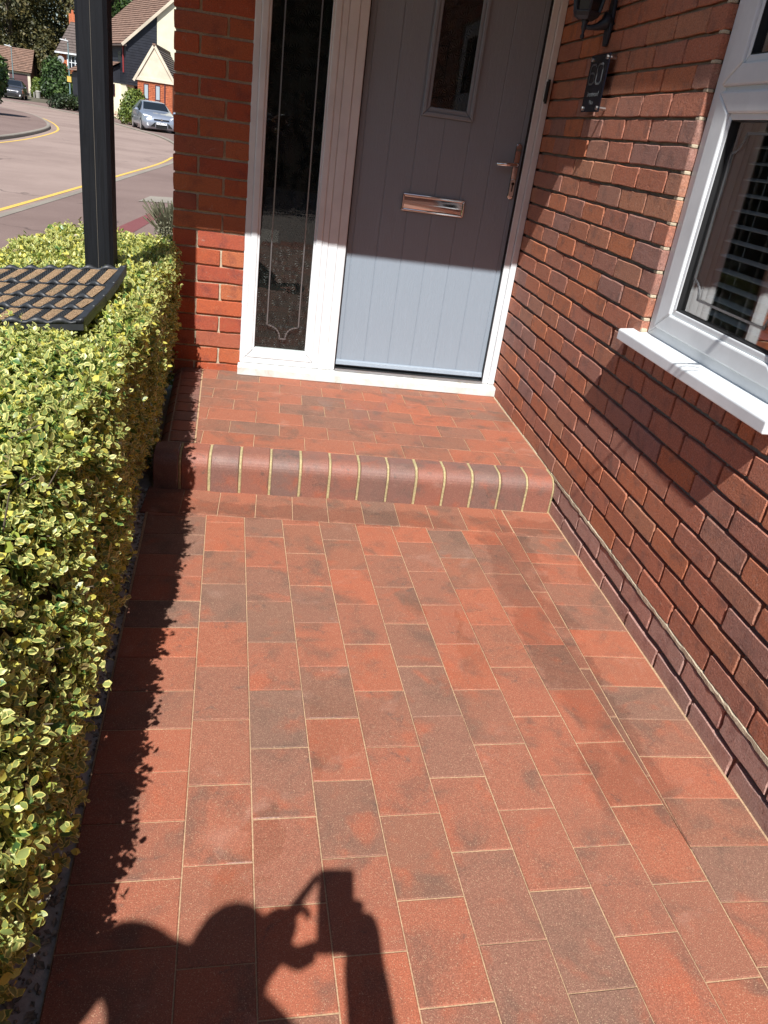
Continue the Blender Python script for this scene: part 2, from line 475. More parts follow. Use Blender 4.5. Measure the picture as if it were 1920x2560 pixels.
def zg(x, y):
    return -.26 + max(0, min(1.2, (y-66)*.0165))
def build_ground():
    mb = MB(); xs = [-600,-200,-80,-40,-24,-12,-6,-2.3,2,20,200,600]; ys = [-600,-100,-20,-6,0,3,10,30,50,66,75,85,100,140,160,400,900]
    idx = {}
    for j, y in enumerate(ys):
        for i, x in enumerate(xs):
            idx[i, j] = len(mb.v); mb.v.append((x, y, zg(x, y)))
    for j in range(len(ys)-1):
        for i in range(len(xs)-1):
            mb.f.append((idx[i,j], idx[i+1,j], idx[i+1,j+1], idx[i,j+1]))
    o = put('ground', mb, M['verge']); o['kind'] = 'structure'
build_ground()

RR = [(-4.9,-40),(-4.85,0),(-4.64,7.8),(-4.50,11.3),(-4.38,16.5),(-4.2,21.5),(-4.5,27.5),(-5.81,34.1),(-7.15,39.4),(-9.22,44.2),(-11.31,49.6),(-14.83,56.9),(-17.35,61.4),(-19.45,64.0),(-24,69.5),(-34,76)]
RL = [(-9.4,-40),(-9.0,10),(-8.97,22),(-9.05,23.4),(-9.37,26.7),(-9.94,30.9),(-10.3,32.8),(-11.8,37.9),(-13.5,42.6),(-15.4,46.1),(-18,49.5),(-24,55),(-36,60)]
def resample(pts, n):
    ps = [Vector((a, b, 0)) for a, b in pts]; L = [0]
    for a, b in zip(ps, ps[1:]): L.append(L[-1] + (b-a).length)
    out = []
    for i in range(n+1):
        t = L[-1]*i/n
        for k in range(len(ps)-1):
            if t <= L[k+1] + 1e-9: break
        out.append(ps[k].lerp(ps[k+1], (t-L[k])/(L[k+1]-L[k])))
    return out
def smooth_line(pts, n=90):
    q = resample(pts, n)
    for _ in range(3):
        q = [q[0]] + [(q[i-1]+q[i]*2+q[i+1])/4 for i in range(1, len(q)-1)] + [q[-1]]
    return q
def offset(line, d):
    out = []
    for i, p in enumerate(line):
        t = (line[min(i+1, len(line)-1)] - line[max(i-1, 0)]).normalized()
        out.append(p + Vector((t.y, -t.x, 0))*d)
    return out
def ribbon(name, a, b, z, m, zb=None, kind='structure'):
    mb = MB(); n = len(a); zb = z if zb is None else zb
    mb.add([(p.x, p.y, z) for p in a] + [(p.x, p.y, zb) for p in b], [(i, i+1, n+i+1, n+i) for i in range(n-1)])
    o = put(name, mb, m); o['kind'] = kind; return o
rr = smooth_line(RR); rl = smooth_line(RL)
def kerbline(name, line, side, ztop=-.1):
    """a real kerb: rounded step of concrete; side +1 = pavement on the right of the line"""
    prof = [(0,-.205),(0,ztop-.02),(.02*side,ztop),(.125*side,ztop),(.125*side,-.3)]
    rows = [offset(line, d) for d, _ in prof]
    mb = MB(); n = len(line)
    for row, (_, z) in zip(rows, prof): mb.v += [(p.x, p.y, z) for p in row]
    for j in range(len(prof)-1): mb.f += [(j*n+i, j*n+i+1, (j+1)*n+i+1, (j+1)*n+i) for i in range(n-1)]
    o = put(name, mb, M['kerb']); o['kind'] = 'structure'
ribbon('road', rl, rr, -.2, M['road'])
kerbline('kerb_house_side', rr, 1, -.13); kerbline('kerb_far_side', rl, -1, -.10)
pr_in = offset(rr, .125)
# house-side pavement up to the garden line; far-side pavement
far_in = [Vector((min(-2.3 if p.y < 12 else 6, 6), p.y, 0)) if p.y < 30 else p + Vector((9, 6, 0)) for p in pr_in]
ribbon('pavement_house_side', pr_in, far_in, -.135, M['pavement'], -.12)
pl_in = offset(rl, -.125)
ribbon('pavement_far_side', pl_in, [p + Vector((-3.2, 0, 0)) for p in pl_in], -.105, M['pavement'], -.09)
NY = sum(1 for p in rr if p.y < 25)
yr = offset(rr, -.22); yr2 = offset(rr, -.305)
ribbon('yellow_line_house_side', yr[:NY], yr2[:NY], -.196, M['yellow'])
yl1 = offset(rl, .25); yl2 = offset(rl, .335)
ribbon('yellow_line_far_side', yl1[:84], yl2[:84], -.196, M['yellow'])
sheet('red_strip', [(-3.24,7.2),(-3.0,6.7),(-2.86,9.9),(-3.03,10.1)], -.121, M['redpave'])
sheet('inspection_cover', [(-3.45,10.8),(-2.95,11.1),(-2.98,12.0),(-3.40,11.75)], -.119, M['kerb'])
# garden soil under the hedge and open drive behind the photographer
sheet('garden_soil', [(-2.45,-6.0),(-1.2,-6.0),(-1.2,1.6),(-2.45,1.6)], -.010, M['soil'])
o = put('garden_edge', MB().box(-2.47,-2.43,-6,3.2,-.25,-.025), M['kerb']); o['kind'] = 'structure'
sheet('drive', [(-4.3,-30),(9,-30),(9,-4.62),(-4.3,-4.62)], -.012, M['drive'])

# ================================================================== PAVED PATH
LA = .0557142; A0 = Vector((-1.4264,-.2629,0)); PW = .14145; PL = .2129
EX = Vector((math.cos(LA), math.sin(LA), 0)); EY = Vector((math.sin(LA), -math.cos(LA), 0))
def lat(u, s): return A0 + EX*u + EY*s
def clip(poly, nx, ny, d):
    """keep nx*x+ny*y <= d"""
    out = []
    for i in range(len(poly)):
        a = poly[i]; b = poly[(i+1) % len(poly)]
        fa = nx*a[0]+ny*a[1]-d; fb = nx*b[0]+ny*b[1]-d
        if fa <= 0: out.append(a)
        if fa*fb < 0:
            t = fa/(fa-fb); out.append((a[0]+(b[0]-a[0])*t, a[1]+(b[1]-a[1])*t))
    return out
def area(p): return .5*sum(p[i][0]*p[(i+1) % len(p)][1]-p[(i+1) % len(p)][0]*p[i][1] for i in range(len(p)))
def inset(poly, d):
    n = len(poly); out = []
    for i in range(n):
        p = Vector(poly[i-1]).to_2d(); q = Vector(poly[i]).to_2d(); r = Vector(poly[(i+1) % n]).to_2d()
        a = (q-p).normalized(); b = (r-q).normalized()
        na = Vector((-a.y, a.x)); nb = Vector((-b.y, b.x))
        k = 1 + na.dot(nb)
        out.append(tuple(q + (na+nb)*(d/max(k, .3))))
    return out
def paver_block(mb, poly, z, gap=.0013, ch=.0020, depth=.05):
    poly = [(p[0], p[1]) for p in poly]
    clean = []
    for p in poly:
        if not clean or (Vector(p)-Vector(clean[-1])).length > .004: clean.append(p)
    if len(clean) > 2 and (Vector(clean[0])-Vector(clean[-1])).length < .004: clean.pop()
    if len(clean) < 3: return False
    if area(clean) < 0: clean.reverse()
    if area(clean) < .0009: return False
    a = inset(clean, gap); b = inset(clean, gap+ch)
    n = len(a)
    t1, t2 = rnd.uniform(-.005,.005), rnd.uniform(-.005,.005); dz = rnd.uniform(-.0009,.0011)
    cx = sum(p[0] for p in a)/n; cy = sum(p[1] for p in a)/n
    h = lambda p: z + dz + (p[0]-cx)*t1 + (p[1]-cy)*t2
    mb.add([(p[0],p[1],z-depth) for p in a] + [(p[0],p[1],h(p)-ch*.8) for p in a] + [(p[0],p[1],h(p)) for p in b],
           [(i, (i+1) % n, n+(i+1) % n, n+i) for i in range(n)] + [(n+i, n+(i+1) % n, 2*n+(i+1) % n, 2*n+i) for i in range(n)] + [tuple(2*n+i for i in range(n))])
    return True
def path_base():
    q = [(-1.665,.02),(.0,.02),(.0,-4.6),(-1.385,-4.6)]
    mb = MB(); mb.prism([(x, y, -.06) for x, y in q], (0,0,.0575))
    o = put('path', mb, M['sand']); o['kind'] = 'structure'; return o
PATH = path_base()
BEHIND = MB()
def lay(poly, z=0.0, parent=PATH):
    cy = sum(p[1] for p in poly)/max(1, len(poly))
    if len(poly) < 3: return
    if cy < -2.75: paver_block(BEHIND, poly, z); return
    mb = MB()
    if paver_block(mb, poly, z): put('paver', mb, M['paver'], parent)
# soldier course along the step
sj = [-1.672,-1.531,-1.39,-1.248,-1.105,-.965,-.824,-.684,-.548,-.407,-.264,-.2165]
for a, b in zip(sj, sj[1:]):
    lay([(a,-.2075),(b,-.2075),(b,.01),(a,.01)])
# field columns, stretcher bond
ph = [0,.1022,.0018,.11,.0036,.1105,.0105,.115]
for c in range(8):
    r0 = -1
    while True:
        s0 = ph[c] + r0*PL; s1 = s0 + PL; r0 += 1
        if s0 > 4.6: break
        poly = [tuple(lat(c*PW, s1))[:2], tuple(lat((c+1)*PW, s1))[:2], tuple(lat((c+1)*PW, s0))[:2], tuple(lat(c*PW, s0))[:2]]
        poly = clip(poly, 0, 1, -.2078); poly = clip(poly, 1, 0, -.2135) if poly else poly
        if poly: lay(poly)
# tapering filler column
fy = [-.2078,-.433,-.644,-.856,-1.069,-1.281,-1.499,-1.72,-1.95]
for a, b in zip(fy, fy[1:]):
    xa = lat(8*PW, (-.2629+8*PW*math.sin(LA)-a)/math.cos(LA)).x; xb = lat(8*PW, (-.2629+8*PW*math.sin(LA)-b)/math.cos(LA)).x
    if xb < -.2145: lay([(xa,a),(xb,b),(-.2135,b),(-.2135,a)])
    elif xa < -.2145: lay([(xa,a),(-.2135,b),(-.2135,a)])
# borders
r0 = -2
while r0*.1415 < 4.4:
    s0 = -.0404 + r0*.1415; s1 = s0+.1415; r0 += 1
    poly = [tuple(lat(-.2129, s1))[:2], tuple(lat(0, s1))[:2], tuple(lat(0, s0))[:2], tuple(lat(-.2129, s0))[:2]]
    poly = clip(poly, 0, 1, -.2078)
    if poly: lay(poly)
by = [-.003,-.157,-.229,-.365,-.44]
while by[-1] > -4.5: by.append(by[-1]-.1416)
for a, b in zip(by, by[1:]): lay([(-.2130,b),(-.006,b),(-.006,a),(-.2130,a)])
if BEHIND.v:
    o = put('paver_field', BEHIND, M['paver'], PATH); o['kind'] = 'stuff'

# ================================================================== PORCH STEP
HS = .152
def step_base():
    mb = MB()
    mb.prism([(-1.51,.1275,-.05),(-.001,.1275,-.05),(-.001,1.3,-.05),(-1.58,1.3,-.05)], (0,0,HS+.0475))
    o = put('porch_step', mb, M['sand']); o['kind'] = 'structure'; return o
STEP = step_base()
ry = [.128,.2725,.418,.5625,.708,.853,.998,1.16]
def xl(y): return -1.505 - (y-.13)*.06
for k in range(7):
    x = -1.486 if k % 2 == 0 else -1.381
    js = [xl((ry[k]+ry[k+1])/2)]
    while x < -.02:
        if x > js[0] + .012: js.append(x)
        x += .2125
    js.append(-.006)
    for a, b in zip(js, js[1:]):
        poly = [(a,ry[k]),(b,ry[k]),(b,ry[k+1]),(a,ry[k+1])]
        if a == js[0]: poly = [(xl(ry[k]),ry[k]),(b,ry[k]),(b,ry[k+1]),(xl(ry[k+1]),ry[k+1])]
        mb = MB()
        if paver_block(mb, poly, HS): put('paver', mb, M['paver'], STEP)
# bullnose bricks: profile in (depth, height)
def nose(d, h, r, n=8):
    p = [(0,-.02)]
    for i in range(n+1):
        t = math.pi/2*i/n
        p.append((r-r*math.cos(t), h-r+r*math.sin(t)))
    p += [(d, h), (d,-.02)]
    return p
prof = nose(.126, HS, .058)
def bull(mb, x0, x1, prof, yoff=0.0, dz=0.0):
    n = len(prof); e = .0035
    ring = lambda x, k: [(x, yoff+p[0]+(k if p[0] < .06 else 0), p[1]+dz-(k if p[1] > .1 else 0)) for p in prof]
    rs = [ring(x0, e), ring(x0+e, 0), ring(x1-e, 0), ring(x1, e)]
    for r_ in rs: mb.v += r_
    k = len(mb.v)-4*n
    for j in range(3):
        mb.f += [(k+j*n+i, k+j*n+(i+1) % n, k+(j+1)*n+(i+1) % n, k+(j+1)*n+i) for i in range(n)]
    mb.f += [tuple(k+i for i in range(n)), tuple(k+3*n+i for i in range(n-1,-1,-1))]
xs = [-.004 - .1195*i for i in range(13)] + [-1.553,-1.66]
for i in range(len(xs)-1):
    mb = MB(); bull(mb, xs[i+1]+rnd.uniform(.004,.0056), xs[i]-rnd.uniform(.004,.0056), prof, rnd.uniform(-.003,.003), rnd.uniform(-.002,.0012))
    put('bullnose_brick', mb, M['bullnose'], STEP, smooth=False, bevel=0)
for x in xs[:-1]:
    i_ = rnd.uniform(.0004,.0034); mp = [(a+i_+rnd.uniform(-.0007,.0007), b-i_+rnd.uniform(-.0007,.0007)) for a, b in prof[:-2]] + [(prof[-2][0], HS-i_), prof[-1]]
    mb = MB(); bull(mb, x-.0065, min(-.0012, x+.0065), mp); put('mortar_joint', mb, M['mortar_yellow'], STEP)
# bullnose return down the left side of the step
y = .135; k = 0
while y < 1.10:
    mb = MB(); q = []
    y1 = y+.1185
    for yy in (y+.005, y1-.005):
        x0 = xl(yy)-.006; q.append([(x0-.14+p[0]*1.1, yy, p[1]) for p in prof[:-2]] + [(x0, yy, HS), (x0, yy, -.02)])
    n = len(q[0]); mb.v += q[0]+q[1]
    mb.f += [(i, (i+1) % n, n+(i+1) % n, n+i) for i in range(n)] + [tuple(range(n)), tuple(range(2*n-1, n-1, -1))]
    put('bullnose_brick', mb, M['bullnose'], STEP)
    y = y1
mb = MB(); mb.prism([(xl(.13)-.142,.13,-.02),(xl(.13)-.004,.13,-.02),(xl(1.15)-.004,1.15,-.02),(xl(1.15)-.142,1.15,-.02)], (0,0,HS-.03))
mb.prism([(xl(.13)-.11,.13,HS-.06),(xl(.13)-.004,.13,HS-.06),(xl(1.15)-.004,1.15,HS-.06),(xl(1.15)-.11,1.15,HS-.06)], (0,0,.056))
put('mortar_joint', mb, M['mortar'], STEP)

# ================================================================== BRICKWORK
def brick_mesh(L, Hh, seed, m, depth=.05, wear=1.0):
    q = random.Random(seed); pts = []
    l, h = L/2, Hh/2; c = q.uniform(.002,.0045)
    base = [(-l+c,-h),(-l*.3,-h),(l*.35,-h),(l-c,-h),(l,-h+c),(l,0),(l,h-c),(l-c,h),(l*.3,h),(-l*.35,h),(-l+c,h),(-l,h-c),(-l,0),(-l,-h+c)]
    pts = [(a+q.uniform(-.0022,.0018)*wear, b+q.uniform(-.0024,.0020)*wear) for a, b in base]
    mb = MB(); n = len(pts)
    ins = []
    for a, b in pts:
        d = q.uniform(.0012,.0042)*wear
        ins.append((a*(1-d/l), b*(1-d*.9/h)))
    ring0 = [(a, -depth, b) for a, b in pts]; ring1 = [(a, q.uniform(-.0036,-.0014)*wear, b) for a, b in pts]
    sl, st_ = q.uniform(-.006,.006), q.uniform(-.012,.012)
    ring2 = [(a, a*sl+b*st_, b) for a, b in ins]
    # local axes: x along, y outward (front at y=0), z up
    mb.v = ring0+ring1+ring2
    for j in range(2): mb.f += [(j*n+i, j*n+(i+1) % n, (j+1)*n+(i+1) % n, (j+1)*n+i) for i in range(n)]
    mb.f += [tuple(2*n+i for i in range(n))]
    me = bpy.data.meshes.new('brick'); me.from_pydata(mb.v, [], mb.f); fix_normals(me); me.materials.append(m)
    return me
def brick_set(L, Hh, m, n, seed, wear=1.0): return [brick_mesh(L, Hh, seed+i, m, wear=wear) for i in range(n)]
def join_meshes(name, items, m, parent):
    """items: (mesh, matrix) -> one stuff part"""
    V = []; F = []; k = 0
    for me, mt in items:
        V += [tuple(mt @ v.co) for v in me.vertices]; F += [tuple(k+i for i in p.vertices) for p in me.polygons]; k = len(V)
    mb = MB(); mb.v = V; mb.f = F
    o = put(name, mb, m, parent, normals=False); o['kind'] = 'stuff'; return o

# ---- right-hand wall (face x = 0, seen from -x).  local brick: x -> -y world (so that local y(out) -> -x)
ROTW = Euler((0, 0, R(90)))          # local x -> +y, local y -> -x
WALL = thing('brick_wall', (0, -.4, 0), 'long weathered red brick wall with dark raked joints beside the path', 'wall')
ST = brick_set(.2145, .0655, M['wall_brick'], 12, 100); HF = brick_set(.103, .0655, M['wall_brick'], 6, 200)
STB = brick_set(.2145, .063, M['base_brick'], 6, 300, 1.3)
RW = brick_set(.0655, .098, M['wall_brick'], 5, 400)
far_items = []
beds = [.148 + .0772*k for k in range(13)]
while beds[-1] < 2.75: beds.append(beds[-1] + .0754)
WIN0, WIN1 = -.373, -1.205          # window opening in y
SILLZ = .826
def off_frame(p, mrg=.04):
    d = Vector(p)-CAM; q = d.dot(c_fwd)
    return q < .1 or abs(d.dot(c_right)/q) > .4992+mrg or abs(d.dot(c_down)/q) > .6655+mrg
def wall_brick(me, y, z, far=False):
    far = far or off_frame((0, y, z))
    q = ROTW.copy()
    if rnd.random() < .5: q = Euler((0, R(180), R(90)))
    x = rnd.uniform(-.0018, .0012)
    if far:
        far_items.append((me, Matrix.Translation((x, y, z)) @ q.to_matrix().to_4x4())); return
    inst('brick', me, WALL, (x, y, z), q)
def course(z, yoff, y_from, y_to, mats, half, zmax=2.02):
    """lay one course from y_to down to y_from, perpends at yoff + k*.2241"""
    k0 = math.floor((y_from-yoff)/.2241)
    y = yoff + k0*.2241
    while y < y_to:
        a, b = max(y, y_from), min(y+.2241, y_to)
        Lq = b-a
        far = (a+b)/2 < -1.95 or z > zmax
        if Lq > .18: wall_brick(rnd.choice(mats), (a+b)/2, z, far)
        elif Lq > .075: wall_brick(rnd.choice(half), (a+b)/2, z, far)
        elif Lq > .03:
            me = brick_mesh(Lq-.01, .0655, rnd.randrange(9999), M['wall_brick']); wall_brick(me, (a+b)/2, z, far)
        y += .2241
for i, (z0, z1) in enumerate(zip(beds, beds[1:])):
    z = (z0+z1)/2; yo = -.151 if i % 2 == 0 else -.151-.112
    if z1 < .77: course(z, yo, -3.8, 1.158, ST, HF)
    elif z1 < 2.19:
        lo = WIN0+.075 if i == 8 else WIN0
        course(z, yo, lo, 1.158, ST, HF); course(z, yo, -3.8, WIN1-(.085 if i == 8 else 0), ST, HF)
    else: course(z, yo, -3.8, 1.158, ST, HF)
# rowlock under the sill
y = WIN0 + .075
while y > WIN1 - .09:
    wall_brick(rnd.choice(RW), y-.0375, .822, False); y -= .0757
# two purple base courses
course(.1015, -.063, -3.8, 1.158, STB, HF); course(.0215, -.151, -3.8, 1.158, STB, HF)
join_meshes('brick_field', far_items, M['wall_brick'], WALL)
# backing mortar with the window opening left out
def mortar_wall():
    x0, x1 = .015, .10
    mb = MB()
    mb.box(x0, x1, -3.85, WIN1, -.1, 2.7); mb.box(x0, x1, WIN0+.016, 1.3, -.1, 2.7)
    mb.box(x0, x1, WIN1, WIN0, -.1, SILLZ); mb.box(x0, x1, WIN1, WIN0, 2.12, 2.7)
    put('mortar_joint', mb, M['mortar'], WALL)
mortar_wall()
mb = MB(); n = 220
rows = []
for j, (zz, xx) in enumerate(((.1365,.005),(.1405,-.0022),(.1510,-.0020),(.1555,.005))):
    rows.append([(xx+rnd.uniform(-.0008,.0008), -3.8+4.95*i/n, zz+rnd.uniform(-.0028,.0028)) for i in range(n+1)])
for r_ in rows: mb.v += r_
for j in range(3): mb.f += [(j*(n+1)+i, j*(n+1)+i+1, (j+1)*(n+1)+i+1, (j+1)*(n+1)+i) for i in range(n)]
put('mortar_band', mb, M['mortar_light'], WALL)
# reveal return faces of the brick ends with light mortar between
for i, (z0, z1) in enumerate(zip(beds, beds[1:])):
    if z0 > .88 and z1 < 2.1:
        put('mortar_dab', MB().box(.0015, .0225, WIN0+.0035, WIN0+.03, z0-.005, z0+.005), M['mortar_light'], WALL, bevel=.002)

# ---- pillar to the left of the door (face y = 1.15, seen from -y)
PIL = thing('brick_pillar', (-1.55, 1.3, .1), 'smooth orange red brick pillar left of the white door frame', 'pillar')
PH = .0812
PS = brick_set(.2245, .0705, M['pillar_brick'], 8, 500, .8); PHF = brick_set(.1065, .0705, M['pillar_brick'], 6, 600, .8)
ROTP = Euler((0, 0, R(180)))
pf = []
z = .108; i = 0
while z < 2.7:
    if i % 2 == 0: lay_ = [(PHF, -1.671, .1065), (PS, -1.495, .2245)]
    else: lay_ = [(PS, -1.6115, .2245), (PHF, -1.4355, .1065)]
    for s_, x, _ in lay_:
        me = rnd.choice(s_); q = ROTP if rnd.random() < .5 else Euler((0, R(180), R(180)))
        loc = (x, 1.15+rnd.uniform(-.001,.001), z+PH/2)
        if z > 2.15: pf.append((me, Matrix.Translation(loc) @ q.to_matrix().to_4x4()))
        else: inst('brick', me, PIL, loc, q)
    # left return face
    for y, s_ in (((1.31, PS), (1.55, PS), (1.785, PS)) if i % 2 else ((1.21, PHF), (1.43, PS), (1.665, PS))):
        q = Euler((0, 0, R(90)))
        pf.append((rnd.choice(s_), Matrix.Translation((-1.7245, y, z+PH/2)) @ q.to_matrix().to_4x4()))
    z += PH; i += 1
join_meshes('brick_field', pf, M['pillar_brick'], PIL)
put('mortar_joint', MB().box(-1.717, -1.379, 1.1595, 2.0, -.2, 2.7), M['mortar_light'], PIL)

# ---- the house these walls belong to (mostly out of view): hall and room shells, eaves, porch roof
M['plaster'] = plain('plaster', (.72,.71,.69), .8)
M['roomdark'] = plain('room_wall', (.30,.29,.28), .85)
M['tile'] = plain('roof_tile', (.13,.07,.05), .8, nscale=20, namt=.35)
HOUSE = thing('house_shell', (2, 3, 0), 'house body with plastered rooms behind the door and the window', 'house')
mb = MB()
mb.box(-1.70,-1.60,1.3,6,-.2,2.7); mb.box(-1.6,.1,1.19,1.35,2.28,2.7); mb.box(-1.6,.1,3.2,3.3,-.2,2.7); mb.box(-1.6,.1,1.35,3.2,2.6,2.7)
put('hall', mb, M['roomdark'], HOUSE)
mb = MB(); mb.box(.1,2.6,-3.8,-3.7,-.2,2.7); mb.box(2.5,2.6,-3.7,1.3,-.2,2.7); mb.box(.1,2.6,1.3,1.4,-.2,2.7); mb.box(.1,2.6,-3.8,1.4,2.6,2.7); mb.box(.1,2.6,-3.8,1.4,-.2,0)
put('room', mb, M['plaster'], HOUSE)
mb = MB(); mb.prism([(-.118,-3.9,2.482),(-.118,-.02,2.482),(3.2,-.02,5.3),(3.2,-3.9,5.3)], (0,0,.07)); mb.box(-.118,.3,-3.9,-.02,2.47,2.49)
put('roof', mb, M['tile'], HOUSE)
mb = MB(); mb.box(-.139,-.118,-3.9,-.02,2.483,2.58)
put('gutter', mb, M['black'], HOUSE)
Y0 = -.02; Z0 = .84 + 1.28*(1.15-Y0)
PORCH = thing('porch_roof', (-1, .6, Z0), 'tiled lean-to porch roof with black timber beam over the front door', 'porch')
mb = MB(); mb.box(-2.1,-.02,Y0+.02,1.2,Z0+.015,Z0+.05); put('soffit', mb, M['white'], PORCH)
mb = MB(); mb.box(-2.12,-.005,Y0,Y0+.03,Z0,Z0+.15); mb.box(-2.12,-2.09,Y0+.03,1.2,Z0,Z0+.15); put('fascia', mb, M['post'], PORCH)
mb = MB(); mb.prism([(-2.18,Y0-.0,Z0+.15),(-.005,Y0-.0,Z0+.15),(-.005,1.5,Z0+.75),(-2.18,1.5,Z0+.75)], (0,0,.05)); put('roof_slope', mb, M['tile'], PORCH)
# ================================================================== FRONT DOOR AND SIDELIGHT
def mitred(mb, x0, x1, z0, z1, wl, wr, wb, wt, y0, y1, g=.0004):
    """picture frame in the xz plane, pieces mitred with a hairline gap"""
    P = lambda x, z: (x, y0, z)
    off = (0, y1-y0, 0)
    mb.prism([P(x0,z0+g),P(x0+wl,z0+wb+g),P(x0+wl,z1-wt-g),P(x0,z1-g)], off)
    mb.prism([P(x1,z0+g),P(x1-wr,z0+wb+g),P(x1-wr,z1-wt-g),P(x1,z1-g)], off)
    mb.prism([P(x0+g,z0),P(x1-g,z0),P(x1-wr-g,z0+wb),P(x0+wl+g,z0+wb)], off)
    mb.prism([P(x0+g,z1),P(x1-g,z1),P(x1-wr-g,z1-wt),P(x0+wl+g,z1-wt)], off)
ZS = .206
SIDE = thing('sidelight_window', (-1.16, 1.17, ZS), 'tall narrow white framed sidelight with dark patterned glass beside the front door', 'window')
mb = MB(); mitred(mb, -1.384, -.976, ZS, 2.24, .030, .030, .030, .03, 1.150, 1.21); put('frame', mb, M['white'], SIDE, bevel=.004)
mb = MB(); mitred(mb, -1.3545, -1.0055, ZS+.0295, 2.21, .034, .034, .038, .034, 1.146, 1.20); put('sash', mb, M['white'], SIDE, bevel=.006)
mb = MB(); mitred(mb, -1.321, -1.0385, ZS+.067, 2.18, .0105, .0105, .0145, .01, 1.152, 1.19); put('glazing_bead', mb, M['white'], SIDE, bevel=.003)
put('pane', MB().box(-1.315, -1.027, 1.1655, 1.1695, .28, 2.175), M['glass'], SIDE)
put('patterned_pane', MB().box(-1.318, -1.022, 1.182, 1.186, .275, 2.178), M['obscure'], SIDE)
def strip(mb, pts, wd, nrm, th=.0022):
    nrm = Vector(nrm)
    for a, b in zip(pts, pts[1:]):
        a = Vector(a); b = Vector(b); d = (b-a).normalized(); s_ = d.cross(nrm).normalized()*wd/2
        mb.prism([a-s_-d*wd*.15, a+s_-d*wd*.15, b+s_+d*wd*.15, b-s_+d*wd*.15], nrm*th)
def came_curve(c, r, a0, a1, n=6): return [(c[0]+r*math.cos(R(a0+(a1-a0)*i/n)), c[1]+r*math.sin(R(a0+(a1-a0)*i/n))) for i in range(n+1)]
yc = 1.1652
left = [(-1.255,2.17),(-1.252,.412),(-1.246,.410)] + came_curve((-1.243,.350), .058, 88, 2) + [(-1.186,.344),(-1.153,.344)]
right = [(-1.096,2.17),(-1.091,.412),(-1.095,.410)] + came_curve((-1.098,.350), .058, 92, 178) + [(-1.153,.344)]
mb = MB()
for L_ in (left, right): strip(mb, [(x, yc, z) for x, z in L_], .0062, (0,-1,0))
put('lead_came', mb, M['lead'], SIDE)
DOOR = thing('front_door', (-.475, 1.2, ZS), 'grey composite cottage front door with chrome letterbox in white frame', 'door')
mb = MB()
mb.box(-.9755,-.930,1.152,1.22,ZS,2.24); put('mullion', mb, M['white'], DOOR, bevel=.003)
mb = MB(); mb.box(-.9295,-.8865,1.156,1.23,ZS,2.24); mb.box(-.066,-.034,1.160,1.23,ZS,2.24); mb.box(-.0335,-.0025,1.148,1.23,ZS,2.24); mb.box(-.886,-.066,1.156,1.23,2.195,2.24)
put('frame', mb, M['white'], DOOR, bevel=.004)
mb = MB(); mb.box(-.8863,-.8815,1.162,1.19,ZS+.01,2.19); mb.box(-.071,-.0665,1.166,1.19,ZS+.01,2.19); put('seal', mb, M['rubber'], DOOR)
# sill
mb = MB(); mb.prism([(-1.390,1.098,HS+.001),(-1.390,1.098,ZS-.012),(-1.390,1.108,ZS-.004),(-1.390,1.21,ZS),(-1.390,1.21,HS+.001)], (1.389,0,0)); put('sill', mb, M['white_dirty'], DOOR, bevel=.003)
mb = MB()
for yy in (1.150,1.159,1.168,1.177): mb.box(-.884,-.068,yy,yy+.006,ZS,ZS+.012)
mb.box(-.884,-.068,1.148,1.20,ZS,ZS+.007)
put('threshold', mb, M['alu'], DOOR)
LY = 1.185
put('leaf_core', MB().box(-.8815,-.070,LY+.0025,LY+.044,ZS+.022,2.19), M['door'], DOOR)
gx = [-.8815,-.8545,-.7285,-.600,-.475,-.348,-.222,-.0935,-.070]
for a, b in zip(gx, gx[1:]):
    inside = a > -.61 and b < -.34
    for z0, z1 in ([(ZS+.024, 1.462), (2.06, 2.19)] if inside else [(ZS+.024, 2.19)]):
        g = .0012
        put('plank', MB().box(a+g, b-g, LY, LY+.006, z0, z1), M['door'], DOOR, bevel=.0016, segs=1)
# weather bar
mb = MB(); mb.prism([(-.880,LY,.262),(-.880,LY-.010,.256),(-.880,LY-.016,.236),(-.880,LY,.236)], (.808,0,0)); put('weather_bar', mb, M['door'], DOOR, bevel=.002)
# glazed cassette
mb = MB(); mitred(mb, -.594, -.345, 1.463, 2.06, .020, .020, .020, .02, LY-.012, LY+.02); mitred(mb, -.575, -.364, 1.482, 2.04, .018, .018, .022, .018, LY-.006, LY+.02)
cas = put('glazing_cassette', mb, M['door'], DOOR, bevel=.005, segs=3)
put('pane', MB().box(-.560,-.380,LY-.0045,LY-.0020,1.50,2.03), M['glass'], cas)
put('patterned_pane', MB().box(-.560,-.380,LY+.0,LY+.002,1.50,2.03), M['obscure'], cas)
# letterbox
mb = MB(); mitred(mb, -.635, -.320, 1.037, 1.117, .011, .011, .011, .013, LY-.012, LY+.001); lb = put('letterbox', mb, M['chrome'], DOOR, bevel=.003, segs=2)
mb = MB(); n = 12; a = []
for i in range(n+1):
    t = i/n; zz = 1.048+.056*t; a.append((LY-.005-.0035*math.sin(math.pi*t), zz))
vs = [(-.6235, y, z) for y, z in a] + [(-.3315, y, z) for y, z in a]
mb.add(vs, [(i, i+1, n+2+i, n+1+i) for i in range(n)])
put('flap', mb, M['chrome'], lb, smooth=True)
put('finger_tab', MB().box(-.505,-.46,LY-.0135,LY-.008,1.040,1.0465), M['chrome'], lb, bevel=.001)
